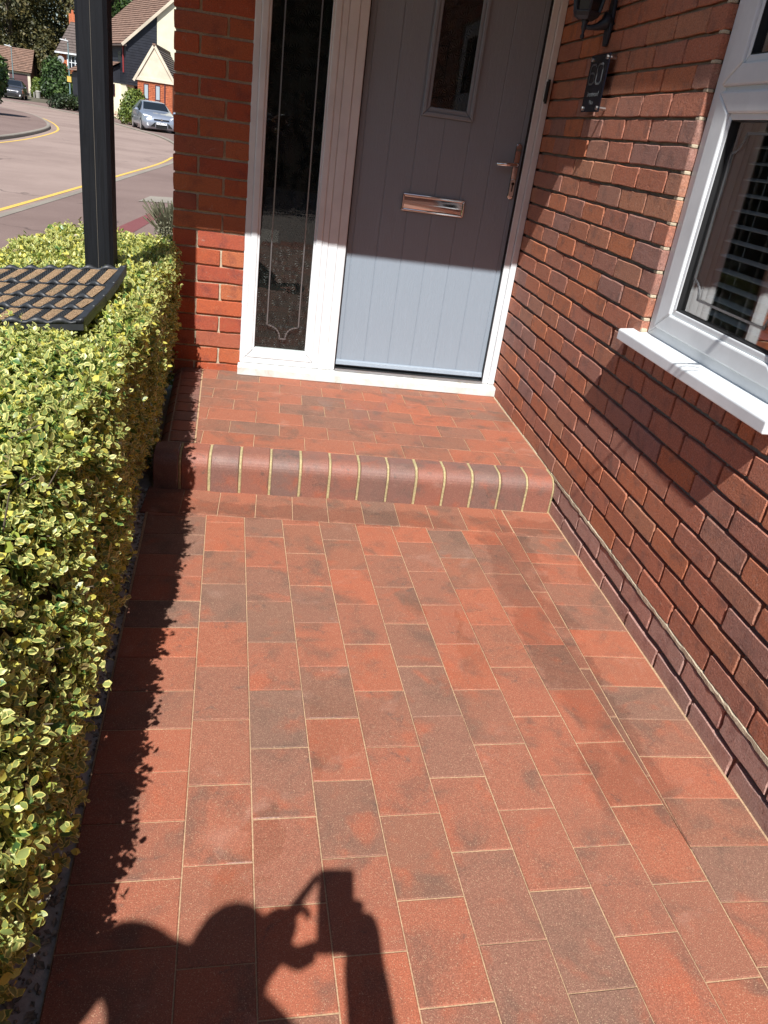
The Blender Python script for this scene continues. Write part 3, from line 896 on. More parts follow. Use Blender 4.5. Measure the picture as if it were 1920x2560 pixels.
# lever handle
hx = -.098
def stadium(cx, z0, z1, r, y0, y1, n=10):
    p = [(cx+r*math.cos(math.pi*i/n), y0, z1-r+r*math.sin(math.pi*i/n)) for i in range(n+1)] + [(cx-r*math.cos(math.pi*i/n), y0, z0+r-r*math.sin(math.pi*i/n)) for i in range(n+1)]
    return MB().prism(p, (0, y1-y0, 0))
hd = put('door_handle', stadium(hx, 1.150, 1.402, .0155, LY-.009, LY+.001), M['chrome'], DOOR, bevel=.003)
put('lever', MB().tube([(hx,LY-.008,1.308),(hx,LY-.032,1.308),(hx-.012,LY-.044,1.308),(hx-.05,LY-.047,1.306),(hx-.107,LY-.046,1.303)], [.0115,.011,.0105,.0095,.0088], 12), M['chrome'], hd, smooth=True)
put('lock_cover', stadium(hx, 1.160, 1.245, .0125, LY-.0115, LY-.009), M['steel'], hd, bevel=.0015)
mb = MB(); mb.lathe([(.0075,0),(.0075,.003)], (hx+.001, LY-.0145, 1.222), 14, 'y'); mb.box(hx-.002,hx+.003,LY-.0135,LY-.0115,1.186,1.222)
put('keyhole', mb, M['black'], hd)
put('hinge', MB().box(-.0335,-.020,1.128,1.148,1.592,1.675).lathe([(.0065,-.05),(.0065,.05)], (-.026,1.132,1.634), 10), M['black'], DOOR)

# ================================================================== WINDOW IN THE RIGHT WALL
WND = thing('house_window', (.05, -.77, .87), 'white casement window with leaded glass and deep white sill in the brick wall', 'window')
def mitred_x(mb, ya, yb, z0, z1, wl, wr, wb, wt, x0, x1, g=.0004):
    """frame in the yz plane, ya is the left edge as seen (larger y)"""
    P = lambda y, z: (x0, y, z); off = (x1-x0, 0, 0)
    mb.prism([P(ya,z0+g),P(ya-wl,z0+wb+g),P(ya-wl,z1-wt-g),P(ya,z1-g)], off)
    mb.prism([P(yb,z0+g),P(yb+wr,z0+wb+g),P(yb+wr,z1-wt-g),P(yb,z1-g)], off)
    mb.prism([P(ya-g,z0),P(yb+g,z0),P(yb+wr+g,z0+wb),P(ya-wl-g,z0+wb)], off)
    mb.prism([P(ya-g,z1),P(yb+g,z1),P(yb+wr+g,z1-wt),P(ya-wl-g,z1-wt)], off)
FX = .023
mb = MB(); mitred_x(mb, WIN0, WIN1, .878, 2.12, .066, .066, .045, .066, FX, .09); mb.box(FX,.09,WIN1+.066,WIN0-.066,1.572,1.632)
put('frame', mb, M['white'], WND, bevel=.003)
def sash(z0, z1):
    a, b = WIN0-.052, WIN1+.052
    mb = MB(); mitred_x(mb, a, b, z0, z1, .082, .082, .056, .056, FX-.012, .07); s_ = put('sash', mb, M['white'], WND, bevel=.006)
    mb = MB(); mitred_x(mb, a-.081, b+.081, z0+.055, z1-.055, .018, .018, .02, .018, FX-.004, .06); put('glazing_bead', mb, M['white'], s_, bevel=.004)
    mb = MB(); mitred_x(mb, a-.0985, b+.0985, z0+.0745, z1-.0725, .003, .003, .003, .003, FX-.002, .05); put('seal', mb, M['rubber'], s_)
    put('pane', MB().box(FX+.012, FX+.016, b+.098, a-.098, z0+.074, z1-.072), M['window_glass'], s_)
    return a-.10, b+.10, z0+.075, z1-.073
y_l, y_r, zb_, zt_ = sash(.912, 1.598)
sash(1.612, 2.10)
cx = FX+.0115
# closed line with scooped corners
ya, yb, z0c, z1c = y_l-.030, y_r+.030, 1.038, 1.494; r = .052
loop = []
loop += [(ya, z1c-r), (ya, z0c+r)]
loop += [(ya-r*math.sin(R(90*i/6)), z0c+r*math.cos(R(90*i/6))) for i in range(7)]
loop += [(yb+r*math.cos(R(90*i/6)), z0c+r*math.sin(R(90*i/6))) for i in range(7)]
loop += [(yb, z1c-r)]
loop += [(yb+r*math.sin(R(90*i/6)), z1c-r*math.cos(R(90*i/6))) for i in range(7)]
loop += [(ya-r*math.cos(R(90*i/6)), z1c-r*math.sin(R(90*i/6))) for i in range(7)]
mb = MB(); strip(mb, [(cx, y, z) for y, z in loop], .0062, (-1,0,0)); put('lead_came', mb, M['lead'], WND)
# projecting sill
mb = MB(); prof_s = [(-.052,.836),(-.052,.868),(-.048,.872),(.06,.884),(.06,.836)]
mb.prism([(x, -.312, z) for x, z in prof_s], (0, -.915, 0)); put('sill', mb, M['white'], WND, bevel=.003)
put('mortar_fillet', MB().box(-.001,.022,WIN0-.003,WIN0+.03,.874,.892), M['mortar_light'], WND, bevel=.006)
BL = thing('venetian_blind', (.14, -.77, 1.5), 'white slatted venetian blind inside the leaded window', 'blind')
M['slat'] = plain('white_slat', (.84,.84,.83), .45)
z = .95
while z < 2.06:
    mb = MB(); mb.prism([(.115,WIN1+.10,z),(.140,WIN1+.10,z+.0065),(.163,WIN1+.10,z+.004),(.163,WIN1+.10,z+.002),(.140,WIN1+.10,z+.0045),(.115,WIN1+.10,z-.002)], (0, .592, 0)); put('slat', mb, M['slat'], BL); z += .043
put('head_rail', MB().box(.11,.165,WIN1+.10,WIN0-.10,2.06,2.10), M['slat'], BL)
mb = MB()
for yy in (-.60,-.95): mb.tube([(.139,yy,.95),(.139,yy,2.06)], .0012, 5)
put('ladder_cord', mb, M['slat'], BL)

# ================================================================== THINGS ON THE WALL
LAN = thing('wall_lantern', (0, .552, 1.84), 'dark grey six sided coach lantern on a curved bracket above the house number', 'lantern')
M['lantern'] = plain('lantern_metal', (.035,.042,.055), .45, .3)
LX = -.108; LYY = .55
mb = MB()
bp_ = [(0,-.014,1.778),(0,.014,1.778),(0,.026,1.82),(0,.03,1.87),(0,.022,1.93),(0,.010,1.965),(0,-.010,1.965),(0,-.022,1.93),(0,-.03,1.87),(0,-.026,1.82)]
mb.prism([(-.002, LYY+.002+b, c) for _, b, c in bp_], (-.014, 0, 0)); put('back_plate', mb, M['lantern'], LAN, bevel=.004)
put('arm', MB().tube([(-.012,LYY,1.868),(-.03,LYY,1.850),(-.055,LYY,1.838),(-.08,LYY,1.832),(LX,LYY,1.830)], [.034,.022,.014,.0095,.009], 10), M['lantern'], LAN, smooth=True)
put('finial', MB().lathe([(.003,1.788),(.009,1.795),(.0085,1.802),(.005,1.808),(.0075,1.82),(.012,1.83),(.010,1.838),(.014,1.848),(.014,1.853)], (LX,LYY,0), 12), M['lantern'], LAN, smooth=True)
mb = MB(); mb.lathe([(.030,1.852),(.048,1.862),(.055,1.874),(.056,1.879),(.050,1.881)], (LX,LYY,0), 6, rot=.35); put('gallery', mb, M['lantern'], LAN, bevel=.0015)
mb = MB()
for i in range(6):
    t = .35+math.pi/3*i; mb.bar((LX+.050*math.cos(t),LYY+.050*math.sin(t),1.878),(LX+.078*math.cos(t),LYY+.078*math.sin(t),2.03), .009, .009, up=(math.cos(t), math.sin(t), 0))
put('glazing_bar', mb, M['lantern'], LAN)
M['lantern_glass'] = plain('lantern_glass', (.02,.022,.025), .08)
mb = MB(); mb.lathe([(.045,1.880),(.071,2.028)], (LX,LYY,0), 6, rot=.35); put('glass', mb, M['lantern_glass'], LAN)
mb = MB(); mb.lathe([(.088,2.028),(.090,2.036),(.05,2.075),(.02,2.09),(.016,2.11),(.004,2.12)], (LX,LYY,0), 6, rot=.35); put('cap', mb, M['lantern'], LAN)

SGN = thing('house_number_sign', (-.02, .5, 1.64), 'small square dark acrylic house number plate on steel standoffs', 'sign')
k_ = N('dark_acrylic'); k_.setp(Base_Color=(.006,.007,.012,1), Roughness=.04); M['acrylic'] = k_.m
M['etch'] = plain('etched_letters', (.11,.12,.13), .5)
put('plate', MB().box(-.034,-.029,.402,.596,1.544,1.745), M['acrylic'], SGN, bevel=.0008)
for yy in (.418,.580):
    for zz in (1.558,1.731):
        mb = MB(); mb.lathe([(.0075,-.040),(.0078,-.036),(.0078,-.034)], (0,yy,zz), 14, 'x'); mb.lathe([(.0065,-.029),(.0065,.0)], (0,yy,zz), 14, 'x')
        put('standoff', mb, M['steel'], SGN, smooth=False)
def digit_path(kind, y0, wd, z0, h):
    # y decreases to the right as seen
    P = lambda u, v: (-.0345, y0-u*wd, z0+v*h)
    rr_ = []
    if kind == '0': rr_ = [(.2,0),(.8,0),(1,.12),(1,.88),(.8,1),(.2,1),(0,.88),(0,.12),(.2,0)]
    if kind == '6': rr_ = [(1,.9),(.8,1),(.2,1),(0,.88),(0,.12),(.2,0),(.8,0),(1,.12),(1,.45),(.8,.57),(.2,.57),(0,.48)]
    return [P(u, v) for u, v in rr_]
mb = MB(); strip(mb, digit_path('6', .573, .055, 1.643, .068), .007, (-1,0,0), .0006); strip(mb, digit_path('0', .498, .055, 1.643, .068), .007, (-1,0,0), .0006)
put('house_number', mb, M['etch'], SGN)
def text(body, size, loc, rot, m, parent, name='lettering', width=None, ext=.0002):
    cu = bpy.data.curves.new(name, 'FONT'); cu.body = body; cu.size = size; cu.align_x = 'CENTER'; cu.align_y = 'CENTER'; cu.extrude = ext; cu.resolution_u = 3
    tmp = bpy.data.objects.new(name, cu); me = bpy.data.meshes.new_from_object(tmp); me.name = name
    bpy.data.objects.remove(tmp); me.materials.clear(); me.materials.append(m)
    o = bpy.data.objects.new(name, me); COL.objects.link(o)
    o.parent = parent; o.location = Vector(loc) - ORG[parent.name]; o.rotation_euler = rot
    return o
RT = (R(90), 0, R(-90))
text('Brentwood', .027, (-.0345,.499,1.607), RT, M['etch'], SGN); text('Place', .022, (-.0345,.499,1.578), RT, M['etch'], SGN)

BR = thing('hanging_bracket', (0, -1.62, 2.0), 'thin black wrought iron hanging basket bracket fixed high on the brick wall', 'bracket')
mb = MB(); by0 = -1.64; bz0 = 2.02
mb.tube([(-.0,by0,bz0),(-.26,by0,bz0+.005)], .005, 6); mb.tube([(-.0,by0,bz0-.2),(-.13,by0,bz0-.02),(-.2,by0,bz0)], .004, 6)
mb.tube([(-.26,by0,bz0+.005),(-.275,by0,bz0+.02),(-.29,by0,bz0+.005)], .005, 6); put('arm', mb, M['black'], BR)
put('wall_strap', MB().box(-.006,0,by0-.012,by0+.012,bz0-.24,bz0+.04), M['black'], BR)
mb = MB(); mb.tube([(-.205+.03*math.cos(t*.5), by0, bz0-.06+.03*math.sin(t*.5)) for t in range(12)], .003, 6); put('scroll', mb, M['black'], BR)

# ================================================================== PORCH POST
POST = thing('porch_post', (-1.86, .2, 0), 'black stained square timber porch post rising out of the hedge', 'post')
def post():
    x0, x1, y0, y1 = -1.912, -1.812, .15, .25; c = .012
    p = [(x0+c,y0),(x1-c,y0),(x1,y0+c),(x1,y1-c),(x1-c,y1),(x0+c,y1),(x0,y1-c),(x0,y0+c)]
    mb = MB(); mb.prism([(x, y, -.05) for x, y in p], (0, 0, Z0+.06)); return mb
put('shaft', post(), M['post'], POST)
mb = MB(); mb.box(-1.863,-1.8622,.1494,.1502,.3,Z0-.03); put('split', mb, plain('pale_split', (.16,.14,.11), .9), POST)
# ================================================================== HEDGE
nr = np.random.default_rng(11)
def hx_r(y):
    v = np.interp(y, [-3.4,-3.0,-2.6,-2.4,-2.07,-1.75,-1.4,-.9,-.3,.6,1.3], [-1.72,-1.67,-1.622,-1.604,-1.579,-1.583,-1.59,-1.618,-1.648,-1.695,-1.735])
    return v if isinstance(y, np.ndarray) else float(v)
HZ = .775
def near_w(y):
    t = np.clip((-.9-np.asarray(y))/.7, 0, 1); return t*t*(3-2*t)
def side_x(y, z):
    """right face of the hedge: upright at the far end, bulging at half height near the camera"""
    y = np.asarray(y); z = np.asarray(z)
    far = hx_r(np.atleast_1d(y)) - np.interp(y, [-1.5,-.5], [.012,.05])*np.clip(.45-z, 0, 1)/.45
    xm = np.interp(y, [-3.2,-2.5,-2.21,-2.11,-1.94,-1.83,-1.63,-1.5,-1.2], [-1.69,-1.605,-1.572,-1.561,-1.547,-1.538,-1.547,-1.556,-1.58])
    near = xm + np.interp(z, [0,.1,.25,.4,.55,.68,.8], [-.085,-.05,-.012,0,-.035,-.085,-.15])
    w_ = near_w(y); return far*(1-w_) + near*w_
def leaf_base(kind, rows=((0.0,.10),(.28,.84),(.66,.92),(1.0,.04))):
    """one ovate leaf along +y, blade bent; returns verts, faces, uv"""
    V = []; U = []; F = []
    fold = [.22,.32,.12,.28][kind]; curl = [.16,.30,.05,-.12][kind]; wd = [.34,.38,.30,.36][kind]
    for t, wv in rows:
        z = curl*(t*t-.3*t)*-1
        for sx in (-1, 0, 1):
            V.append((sx*wd*wv, t, z + abs(sx)*wv*wd*fold)); U.append(((sx+1)/2, t))
    for i in range(len(rows)-1):
        for j in range(2):
            a = i*3+j; F.append((a, a+1, a+4, a+3))
    return np.array(V), F, np.array(U)
LB = [leaf_base(k) for k in range(4)]
def frames(dirs, ups):
    y = dirs/np.linalg.norm(dirs, axis=1, keepdims=True)
    x = np.cross(y, ups); x /= np.linalg.norm(x, axis=1, keepdims=True)+1e-9
    z = np.cross(x, y); return np.stack([x, y, z], 2)
def shoots():
    P = []; D = []
    def add(p, d): P.append(p); D.append(d)
    y0, y1 = -3.3, 1.20
    n_top = 8200; n_side = 9000; n_end = 900; n_back = 900
    # top
    y = nr.uniform(y0, y1, n_top); t = nr.uniform(0, 1, n_top); xr = side_x(y, np.full(n_top, HZ-.02)); xl_ = np.where(y < 1.3, -2.30, -2.3)
    x = xl_ + (xr-xl_)*t
    edge = np.minimum(t, 1-t)
    z = HZ - .035*np.clip(1-edge/.12, 0, 1)**2 + nr.normal(0, .010, n_top) + .012*np.sin(y*5.1+x*3) + .010*np.sin(y*11+x*8)
    d = np.stack([nr.normal(0, .35, n_top) + np.clip((t-.9)*8, 0, 1)*.8 - np.clip((.1-t)*8, 0, 1)*.8, nr.normal(0, .35, n_top), np.ones(n_top)], 1)
    P.append(np.stack([x, y, z], 1)); D.append(d)
    # right side, foot pulled in
    y = nr.uniform(y0, y1, n_side); z = HZ*nr.uniform(.05, 1.0, n_side)**.85
    bulge = .012*np.sin(y*6+z*4) + .012*np.sin(y*13-z*7)
    wn = near_w(y)
    x = side_x(y, z) + bulge + nr.normal(0, .016, n_side)
    up = np.clip((z-.4)/.35, 0, 1)*wn
    d = np.stack([np.ones(n_side), nr.normal(0, .4, n_side), nr.normal(.55, .35, n_side) + up*.6], 1)
    P.append(np.stack([x, y, z], 1)); D.append(d)
    # far end
    x = nr.uniform(-2.3, -1.72, n_end); z = HZ*nr.uniform(.02, 1, n_end)
    y = 1.15 + (x+2.3)*.22 + nr.normal(0, .015, n_end)
    P.append(np.stack([x, y, z], 1)); D.append(np.stack([nr.normal(0,.4,n_end), np.ones(n_end), nr.normal(.3,.4,n_end)], 1))
    # back (street) side
    y = nr.uniform(y0, y1, n_back); z = HZ*nr.uniform(.1, 1, n_back)
    P.append(np.stack([np.full(n_back, -2.31)+nr.normal(0,.015,n_back), y, z], 1)); D.append(np.stack([-np.ones(n_back), nr.normal(0,.4,n_back), nr.normal(.3,.4,n_back)], 1))
    return np.concatenate(P), np.concatenate(D)
SP, SD = shoots()
SD /= np.linalg.norm(SD, axis=1, keepdims=True)
per = 7
n = len(SP)*per
pos = np.repeat(SP, per, 0); axis = np.repeat(SD, per, 0)
ang = (np.tile(np.arange(per), len(SP))*2.4 + np.repeat(nr.uniform(0, 6.28, len(SP)), per))
ref = np.where(np.abs(axis[:, 2:3]) < .9, np.array([[0, 0, 1.0]]), np.array([[1.0, 0, 0]]))
ax = np.cross(axis, ref); ax /= np.linalg.norm(ax, axis=1, keepdims=True); ay = np.cross(axis, ax)
tilt = nr.uniform(.5, 1.45, n) * np.tile(np.linspace(.75, 1.15, per), len(SP))
dirs = axis*np.cos(tilt)[:, None] + (ax*np.cos(ang)[:, None] + ay*np.sin(ang)[:, None])*np.sin(tilt)[:, None]
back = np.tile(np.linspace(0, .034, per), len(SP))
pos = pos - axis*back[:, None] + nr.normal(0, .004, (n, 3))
size = nr.uniform(.0145, .027, n) * np.tile(np.linspace(.72, 1.12, per), len(SP))
FR = frames(dirs, axis)
kind = nr.integers(0, 4, n)
HEDGE = thing('hedge', (-1.95, -.8, 0), 'clipped yellow and green variegated evergreen hedge along the paved path', 'hedge')
horg = np.array(HEDGE.location)
camp = np.array(CAM)
dist = np.linalg.norm(pos-camp, axis=1)
vd = (pos-camp)@np.array(c_fwd); uu = (pos-camp)@np.array(c_right)/np.maximum(vd, .01); vv = (pos-camp)@np.array(c_down)/np.maximum(vd, .01)
vis = (vd > .3) & (np.abs(uu) < .48) & (np.abs(vv) < .64) & (np.tile(np.arange(per), len(SP)) < 3) & ((pos[:, 2] > HZ-.05) | (pos[:, 0] > side_x(pos[:, 1], pos[:, 2])-.01))
order = np.argsort(np.where(vis, dist, 99))[:300]
big = np.zeros(n, bool); big[order] = True
def leaf_mesh_obj(k):
    V, F, U = leaf_base(k, ((0.0,.08),(.18,.62),(.45,1.0),(.72,.82),(.92,.40),(1.0,.02)))
    me = bpy.data.meshes.new('leaf'); me.from_pydata([tuple(v) for v in V], [], F)
    uvl = me.uv_layers.new(name='UVMap')
    for lp in me.loops: uvl.data[lp.index].uv = U[lp.vertex_index]
    me.polygons.foreach_set('use_smooth', [True]*len(me.polygons)); me.materials.append(M['leaf']); return me
LM = [leaf_mesh_obj(k) for k in range(4)]
for i in order:
    o = bpy.data.objects.new('leaf', LM[kind[i]]); COL.objects.link(o); o.parent = HEDGE
    m4 = Matrix([list(FR[i][r_]*size[i]) + [float(pos[i][r_]-horg[r_])] for r_ in range(3)] + [[0, 0, 0, 1]])
    o.matrix_local = m4
def mass_leaves(name, sel, parent, mat_):
    VV = []; FF = []; UU = []; k = 0
    for kd in range(4):
        idx = np.where(sel & (kind == kd))[0]
        if not len(idx): continue
        V, F, U = LB[kd]
        W_ = np.einsum('nij,vj->nvi', FR[idx], V)*size[idx][:, None, None] + (pos[idx]-horg)[:, None, :]
        F = np.array(F); nv = len(V)
        fi = F[None] + (np.arange(len(idx))*nv)[:, None, None] + k
        VV.append(W_.reshape(-1, 3)); FF.append(fi.reshape(-1, 4)); UU.append(np.tile(U, (len(idx), 1))); k += len(idx)*nv
    V = np.concatenate(VV); F = np.concatenate(FF); U = np.concatenate(UU)
    me = bpy.data.meshes.new(name)
    me.vertices.add(len(V)); me.vertices.foreach_set('co', V.astype(np.float32).ravel())
    me.loops.add(F.size); me.loops.foreach_set('vertex_index', F.astype(np.int32).ravel())
    me.polygons.add(len(F)); me.polygons.foreach_set('loop_start', np.arange(0, F.size, 4, dtype=np.int32))
    me.polygons.foreach_set('use_smooth', np.ones(len(F), bool))
    uvl = me.uv_layers.new(name='UVMap'); uvl.data.foreach_set('uv', U[F.ravel()].astype(np.float32).ravel())
    me.update(); me.validate(); me.materials.append(mat_)
    o = bpy.data.objects.new(name, me); COL.objects.link(o); o.parent = parent; o['kind'] = 'stuff'; return o
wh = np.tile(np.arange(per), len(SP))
mass_leaves('foliage', ~big & (wh < 4), HEDGE, M['leaf']); mass_leaves('older_shade_foliage', ~big & (wh >= 4), HEDGE, M['leaf_old_shade'])  # leaves deeper in each whorl get the shade-toned green
# solid near-black core block closing the gaps between leaves, then twigs
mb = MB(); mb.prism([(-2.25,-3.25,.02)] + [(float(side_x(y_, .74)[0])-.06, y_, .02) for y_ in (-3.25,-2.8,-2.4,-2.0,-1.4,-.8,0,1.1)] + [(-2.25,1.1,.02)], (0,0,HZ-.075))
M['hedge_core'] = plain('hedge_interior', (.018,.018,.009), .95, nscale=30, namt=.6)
put('dark_core', mb, M['hedge_core'], HEDGE)
mb = MB()
for _ in range(520):
    y = rnd.uniform(-2.8, 1.1); z = rnd.uniform(.02, HZ-.02); x = float(side_x(y, z)[0])-.07
    q = Vector((x, y, z)); e = q + Vector((rnd.uniform(.03,.085), rnd.uniform(-.05,.05), rnd.uniform(.0,.07)))
    mb.tube([q, q.lerp(e, .5)+Vector((0,rnd.uniform(-.01,.01),.004)), e], [.002,.0016,.0011], 4, False)
for _ in range(500):
    y = rnd.uniform(-2.8, 1.1); x = rnd.uniform(-2.25, hx_r(y)-.02); z = HZ-.075
    q = Vector((x, y, z)); e = q + Vector((rnd.uniform(-.04,.04), rnd.uniform(-.04,.04), rnd.uniform(.05,.085)))
    mb.tube([q, e], [.0018,.001], 4, False)
o = put('twigs', mb, M['bark'], HEDGE); o['kind'] = 'stuff'

# fallen leaves and grit on the strip of ground under the hedge
LIT = MB()
for _ in range(420):
    y = rnd.uniform(-2.6, .0); pe = lat(-.2129, (-.2629-y)).x
    x = pe - abs(rnd.gauss(0, .045)) - .004; z = -.008; s = rnd.uniform(.006,.014); a = rnd.uniform(0, 6.28)
    p = Vector((x, y, z)); d1 = Vector((math.cos(a), math.sin(a), rnd.uniform(-.2,.3)))*s; d2 = Vector((-math.sin(a), math.cos(a), rnd.uniform(-.2,.3)))*s*.55
    LIT.add([p-d1, p-d2+Vector((0,0,.003)), p+d1, p+d2+Vector((0,0,.003))], [(0,1,2,3)])
for _ in range(900):
    y = rnd.uniform(-2.6, .0); pe = lat(-.2129, (-.2629-y)).x
    x = pe - rnd.uniform(.0, .12); s = rnd.uniform(.002,.006)
    LIT.lathe([(s*.7,-.011),(s,-.009+s*.4),(s*.4,-.009+s)], (x, y, 0), 5)
o = put('leaf_litter', LIT, plain('litter', (.24,.20,.15), .95, nscale=60, namt=.6)); o['kind'] = 'stuff'; tag(o, 'fallen leaves and grit on the soil under the hedge', 'litter')

# ================================================================== DOOR MAT on the hedge
MAT = thing('door_mat', (-1.95, -.3, .8), 'black rubber grid doormat with tan coir pads lying on the hedge', 'doormat')
def coir():
    k = N('coir'); c = k.coord()
    v = k.noise(c, 260, 4, .85); v2 = k.noise(c, 25, 4, .7)
    a = k.ramp(v, [(.38, (.07,.04,.016)), (.5, (.33,.20,.10)), (.62, (.62,.42,.25))])
    a = k.mix(k.math('MULTIPLY', k.smooth(v2, .5, .72), .5), a, (.17,.14,.07))
    k.l(a, k.b.inputs['Base Color']); k.setp(Roughness=.95); k.l(k.bump(v, 1.0, .006), k.b.inputs['Normal']); return k.m
M['coir'] = coir()
M['mat_rubber'] = plain('mat_rubber', (.022,.024,.027), .5, nscale=40, namt=.3)
# mat plane: u along the front edge (towards the path), v away from the camera; measured corners
mo = Vector((-1.742, -.645, .792)); mu = Vector((-.985, -.165, .0)).normalized(); mv = Vector((.02, 1.0, .0)).normalized()
MWU, MWV = .66, .60
def mp_(u, v, h=0.0):
    """u 0..1 from path edge outwards, v 0..1 front to back; mat sags and its far path corner curls up"""
    z = .045*max(0, (v-.4)/.6)**1.6*max(0, 1-u*1.2) + .010*math.sin(v*3.0) - .012*math.sin(math.pi*u)*(1-v)
    p = mo + mu*(u*MWU) + mv*(v*MWV)
    return Vector((p.x, p.y, p.z+z+h))
def slab(mb, f, nu, nv, top, bot):
    """grid slab from f(i/nu,j/nv)->(u,v)"""
    k = len(mb.v); W_ = nu+1
    for h in (top, bot):
        for j in range(nv+1):
            for i in range(nu+1):
                u, v = f(i/nu, j/nv); hh = h(u, v) if callable(h) else h
                mb.v.append(tuple(mp_(u, v, hh)))
    o2 = k+W_*(nv+1)
    for j in range(nv):
        for i in range(nu):
            a = k+j*W_+i; mb.f.append((a, a+1, a+1+W_, a+W_)); b = o2+j*W_+i; mb.f.append((b, b+W_, b+1+W_, b+1))
    for j in range(nv):
        for i in (0, nu):
            a = k+j*W_+i; b = o2+j*W_+i; mb.f.append((a, a+W_, b+W_, b))
    for i in range(nu):
        for j in (0, nv):
            a = k+j*W_+i; b = o2+j*W_+i; mb.f.append((a, b, b+1, a+1))
mb = MB(); slab(mb, lambda a, b: (a, b), 16, 16, .004, -.014); put('base_sheet', mb, M['mat_rubber'], MAT)
NC, NRW = 11, 4
vb = [.0,.235,.45,.69,1.0]
for j, v in enumerate(vb):
    mb = MB(); wv = .018 if 0 < j < 4 else .026
    lo = 0 if j == 0 else v-wv/2 if j < 4 else v-wv
    slab(mb, lambda a, b: (a, lo+(wv)*b + (.014*math.sin(a*2*math.pi*11) if 0 < j < 4 else 0)), 64, 2, lambda u, v: .014+.006*math.cos(u*2*math.pi*11), .003)
    put('cross_rib', mb, M['mat_rubber'], MAT, smooth=True)
for u0 in (0, .968):
    mb = MB(); slab(mb, lambda a, b: (u0+.032*a, b), 2, 20, .016, .003); put('side_rim', mb, M['mat_rubber'], MAT, bevel=.002)
for j in range(NRW):
    for i in range(NC):
        a0 = .04 + .925*i/NC; a1 = .04 + .925*(i+.54)/NC; b0 = vb[j]+.02; b1 = vb[j+1]-.02
        off = .05*(j % 2)
        mb = MB(); slab(mb, lambda a, b: (min(.965, a0+(a1-a0)*a+.02*(1-b)), b0+(b1-b0)*b), 4, 4, lambda u, v: .0055+.0025*math.sin(max(0, min(1, (u-a0)/(a1-a0+.02)))*math.pi), .0035)
        put('coir_pad', mb, M['coir'], MAT)
        if a1 + .02 < .96:
            mb = MB()
            for q in range(9):
                vq = b0+(b1-b0)*(q+.5)/9
                for uq in (a1+.010, a1+.022, a1+.032): 
                    p = mp_(min(.965, uq+.02*(1-(q+.5)/9)), vq, 0)
                    mb.lathe([(.0038,.003),(.003,.009)], p, 6)
            put('rubber_studs', mb, M['mat_rubber'], MAT)

# ================================================================== PHOTOGRAPHER (only the shadow is in view)
# phone: slab just behind the lens, portrait
cu_, cr_, cb_ = -c_down, c_right, -c_fwd
pc = CAM + cb_*.010 - cu_*.062 + cr_*(-.014)
def pcorner(a, b): return pc + cr_*a + cu_*b
PB = lambda a, b, c: pcorner(a, b) + cb_*c
def skin_body():
    J = {}; E_ = []
    def j(nm, p, r, par=None):
        J[nm] = (Vector(p), r); 
        if par: E_.append((par, nm))
    j('pelvis', (-1.53,-3.20,.93), (.155,.115)); j('waist', (-1.525,-3.16,1.08), (.14,.11), 'pelvis'); j('chest', (-1.51,-3.11,1.24), (.155,.12), 'waist')
    j('upper', (-1.50,-3.09,1.335), (.10,.085), 'chest'); j('neck', (-1.49,-3.11,1.395), (.055,.055), 'upper'); j('jaw', (-1.48,-3.11,1.435), (.062,.07), 'neck')
    j('head', (-1.477,-3.12,1.49), (.077,.095), 'jaw'); j('crown', (-1.477,-3.13,1.54), (.066,.08), 'head')
    j('ls', (-1.668,-2.985,1.37), (.062,.062), 'upper'); j('la', (-1.722,-2.98,1.17), (.05,.05), 'ls'); j('le', (-1.725,-2.97,.97), (.043,.043), 'la')
    j('lf', (-1.50,-2.94,1.15), (.055,.055), 'le'); j('lw', (-1.375,-2.925,1.265), (.05,.05), 'lf')
    j('rs', (-1.375,-3.17,1.34), (.062,.062), 'upper'); j('ra', (-1.25,-3.12,1.18), (.05,.05), 'rs'); j('re', (-1.15,-2.985,.97), (.043,.043), 'ra')
    j('rf', (-1.163,-2.935,1.1), (.046,.046), 're'); j('rw', (-1.19,-2.92,1.235), (.04,.04), 'rf')
    j('rp', (-1.190,-2.906,1.295), (.037,.030), 'rw'); j('rk', tuple(PB(.046,-.012,.008)), (.024,.020), 'rp')
    j('lp', (-1.362,-2.918,1.315), (.042,.034), 'lw'); j('lk', (-1.332,-2.899,1.338), (.026,.022), 'lp')
    for s_, x in (('l', -1.62), ('r', -1.43)):
        dy = .03 if s_ == 'l' else -.02
        j(s_+'hip', (x,-3.26+dy,.86), (.095,.095), 'pelvis'); j(s_+'knee', (x-.005,-3.25+dy,.48), (.06,.06), s_+'hip'); j(s_+'calf', (x-.005,-3.27+dy,.32), (.055,.055), s_+'knee')
        j(s_+'ank', (x-.005,-3.28+dy,.09), (.04,.04), s_+'calf'); j(s_+'ball', (x-.005,-3.17+dy,.035), (.042,.032), s_+'ank'); j(s_+'toe', (x-.005,-3.08+dy,.028), (.036,.026), s_+'ball')
    names = list(J); me = bpy.data.meshes.new('body')
    base = Vector((-1.52,-3.22,0))
    me.from_pydata([tuple(J[k][0]-base) for k in names], [(names.index(a), names.index(b)) for a, b in E_], [])
    o = bpy.data.objects.new('body', me); COL.objects.link(o)
    o.modifiers.new('skin', 'SKIN')
    for i, k in enumerate(names):
        sv = me.skin_vertices[0].data[i]; sv.radius = J[k][1]; sv.use_root = (k == 'pelvis')
    sb = o.modifiers.new('sub', 'SUBSURF'); sb.levels = 2; sb.render_levels = 2
    return o, base
M['cloth'] = plain('dark_clothing', (.05,.055,.07), .85); M['skin'] = plain('skin', (.45,.27,.19), .6)
PER = thing('person', (-1.52,-3.22,0), 'person raising a phone in both hands, shadow falling on the paving', 'person')
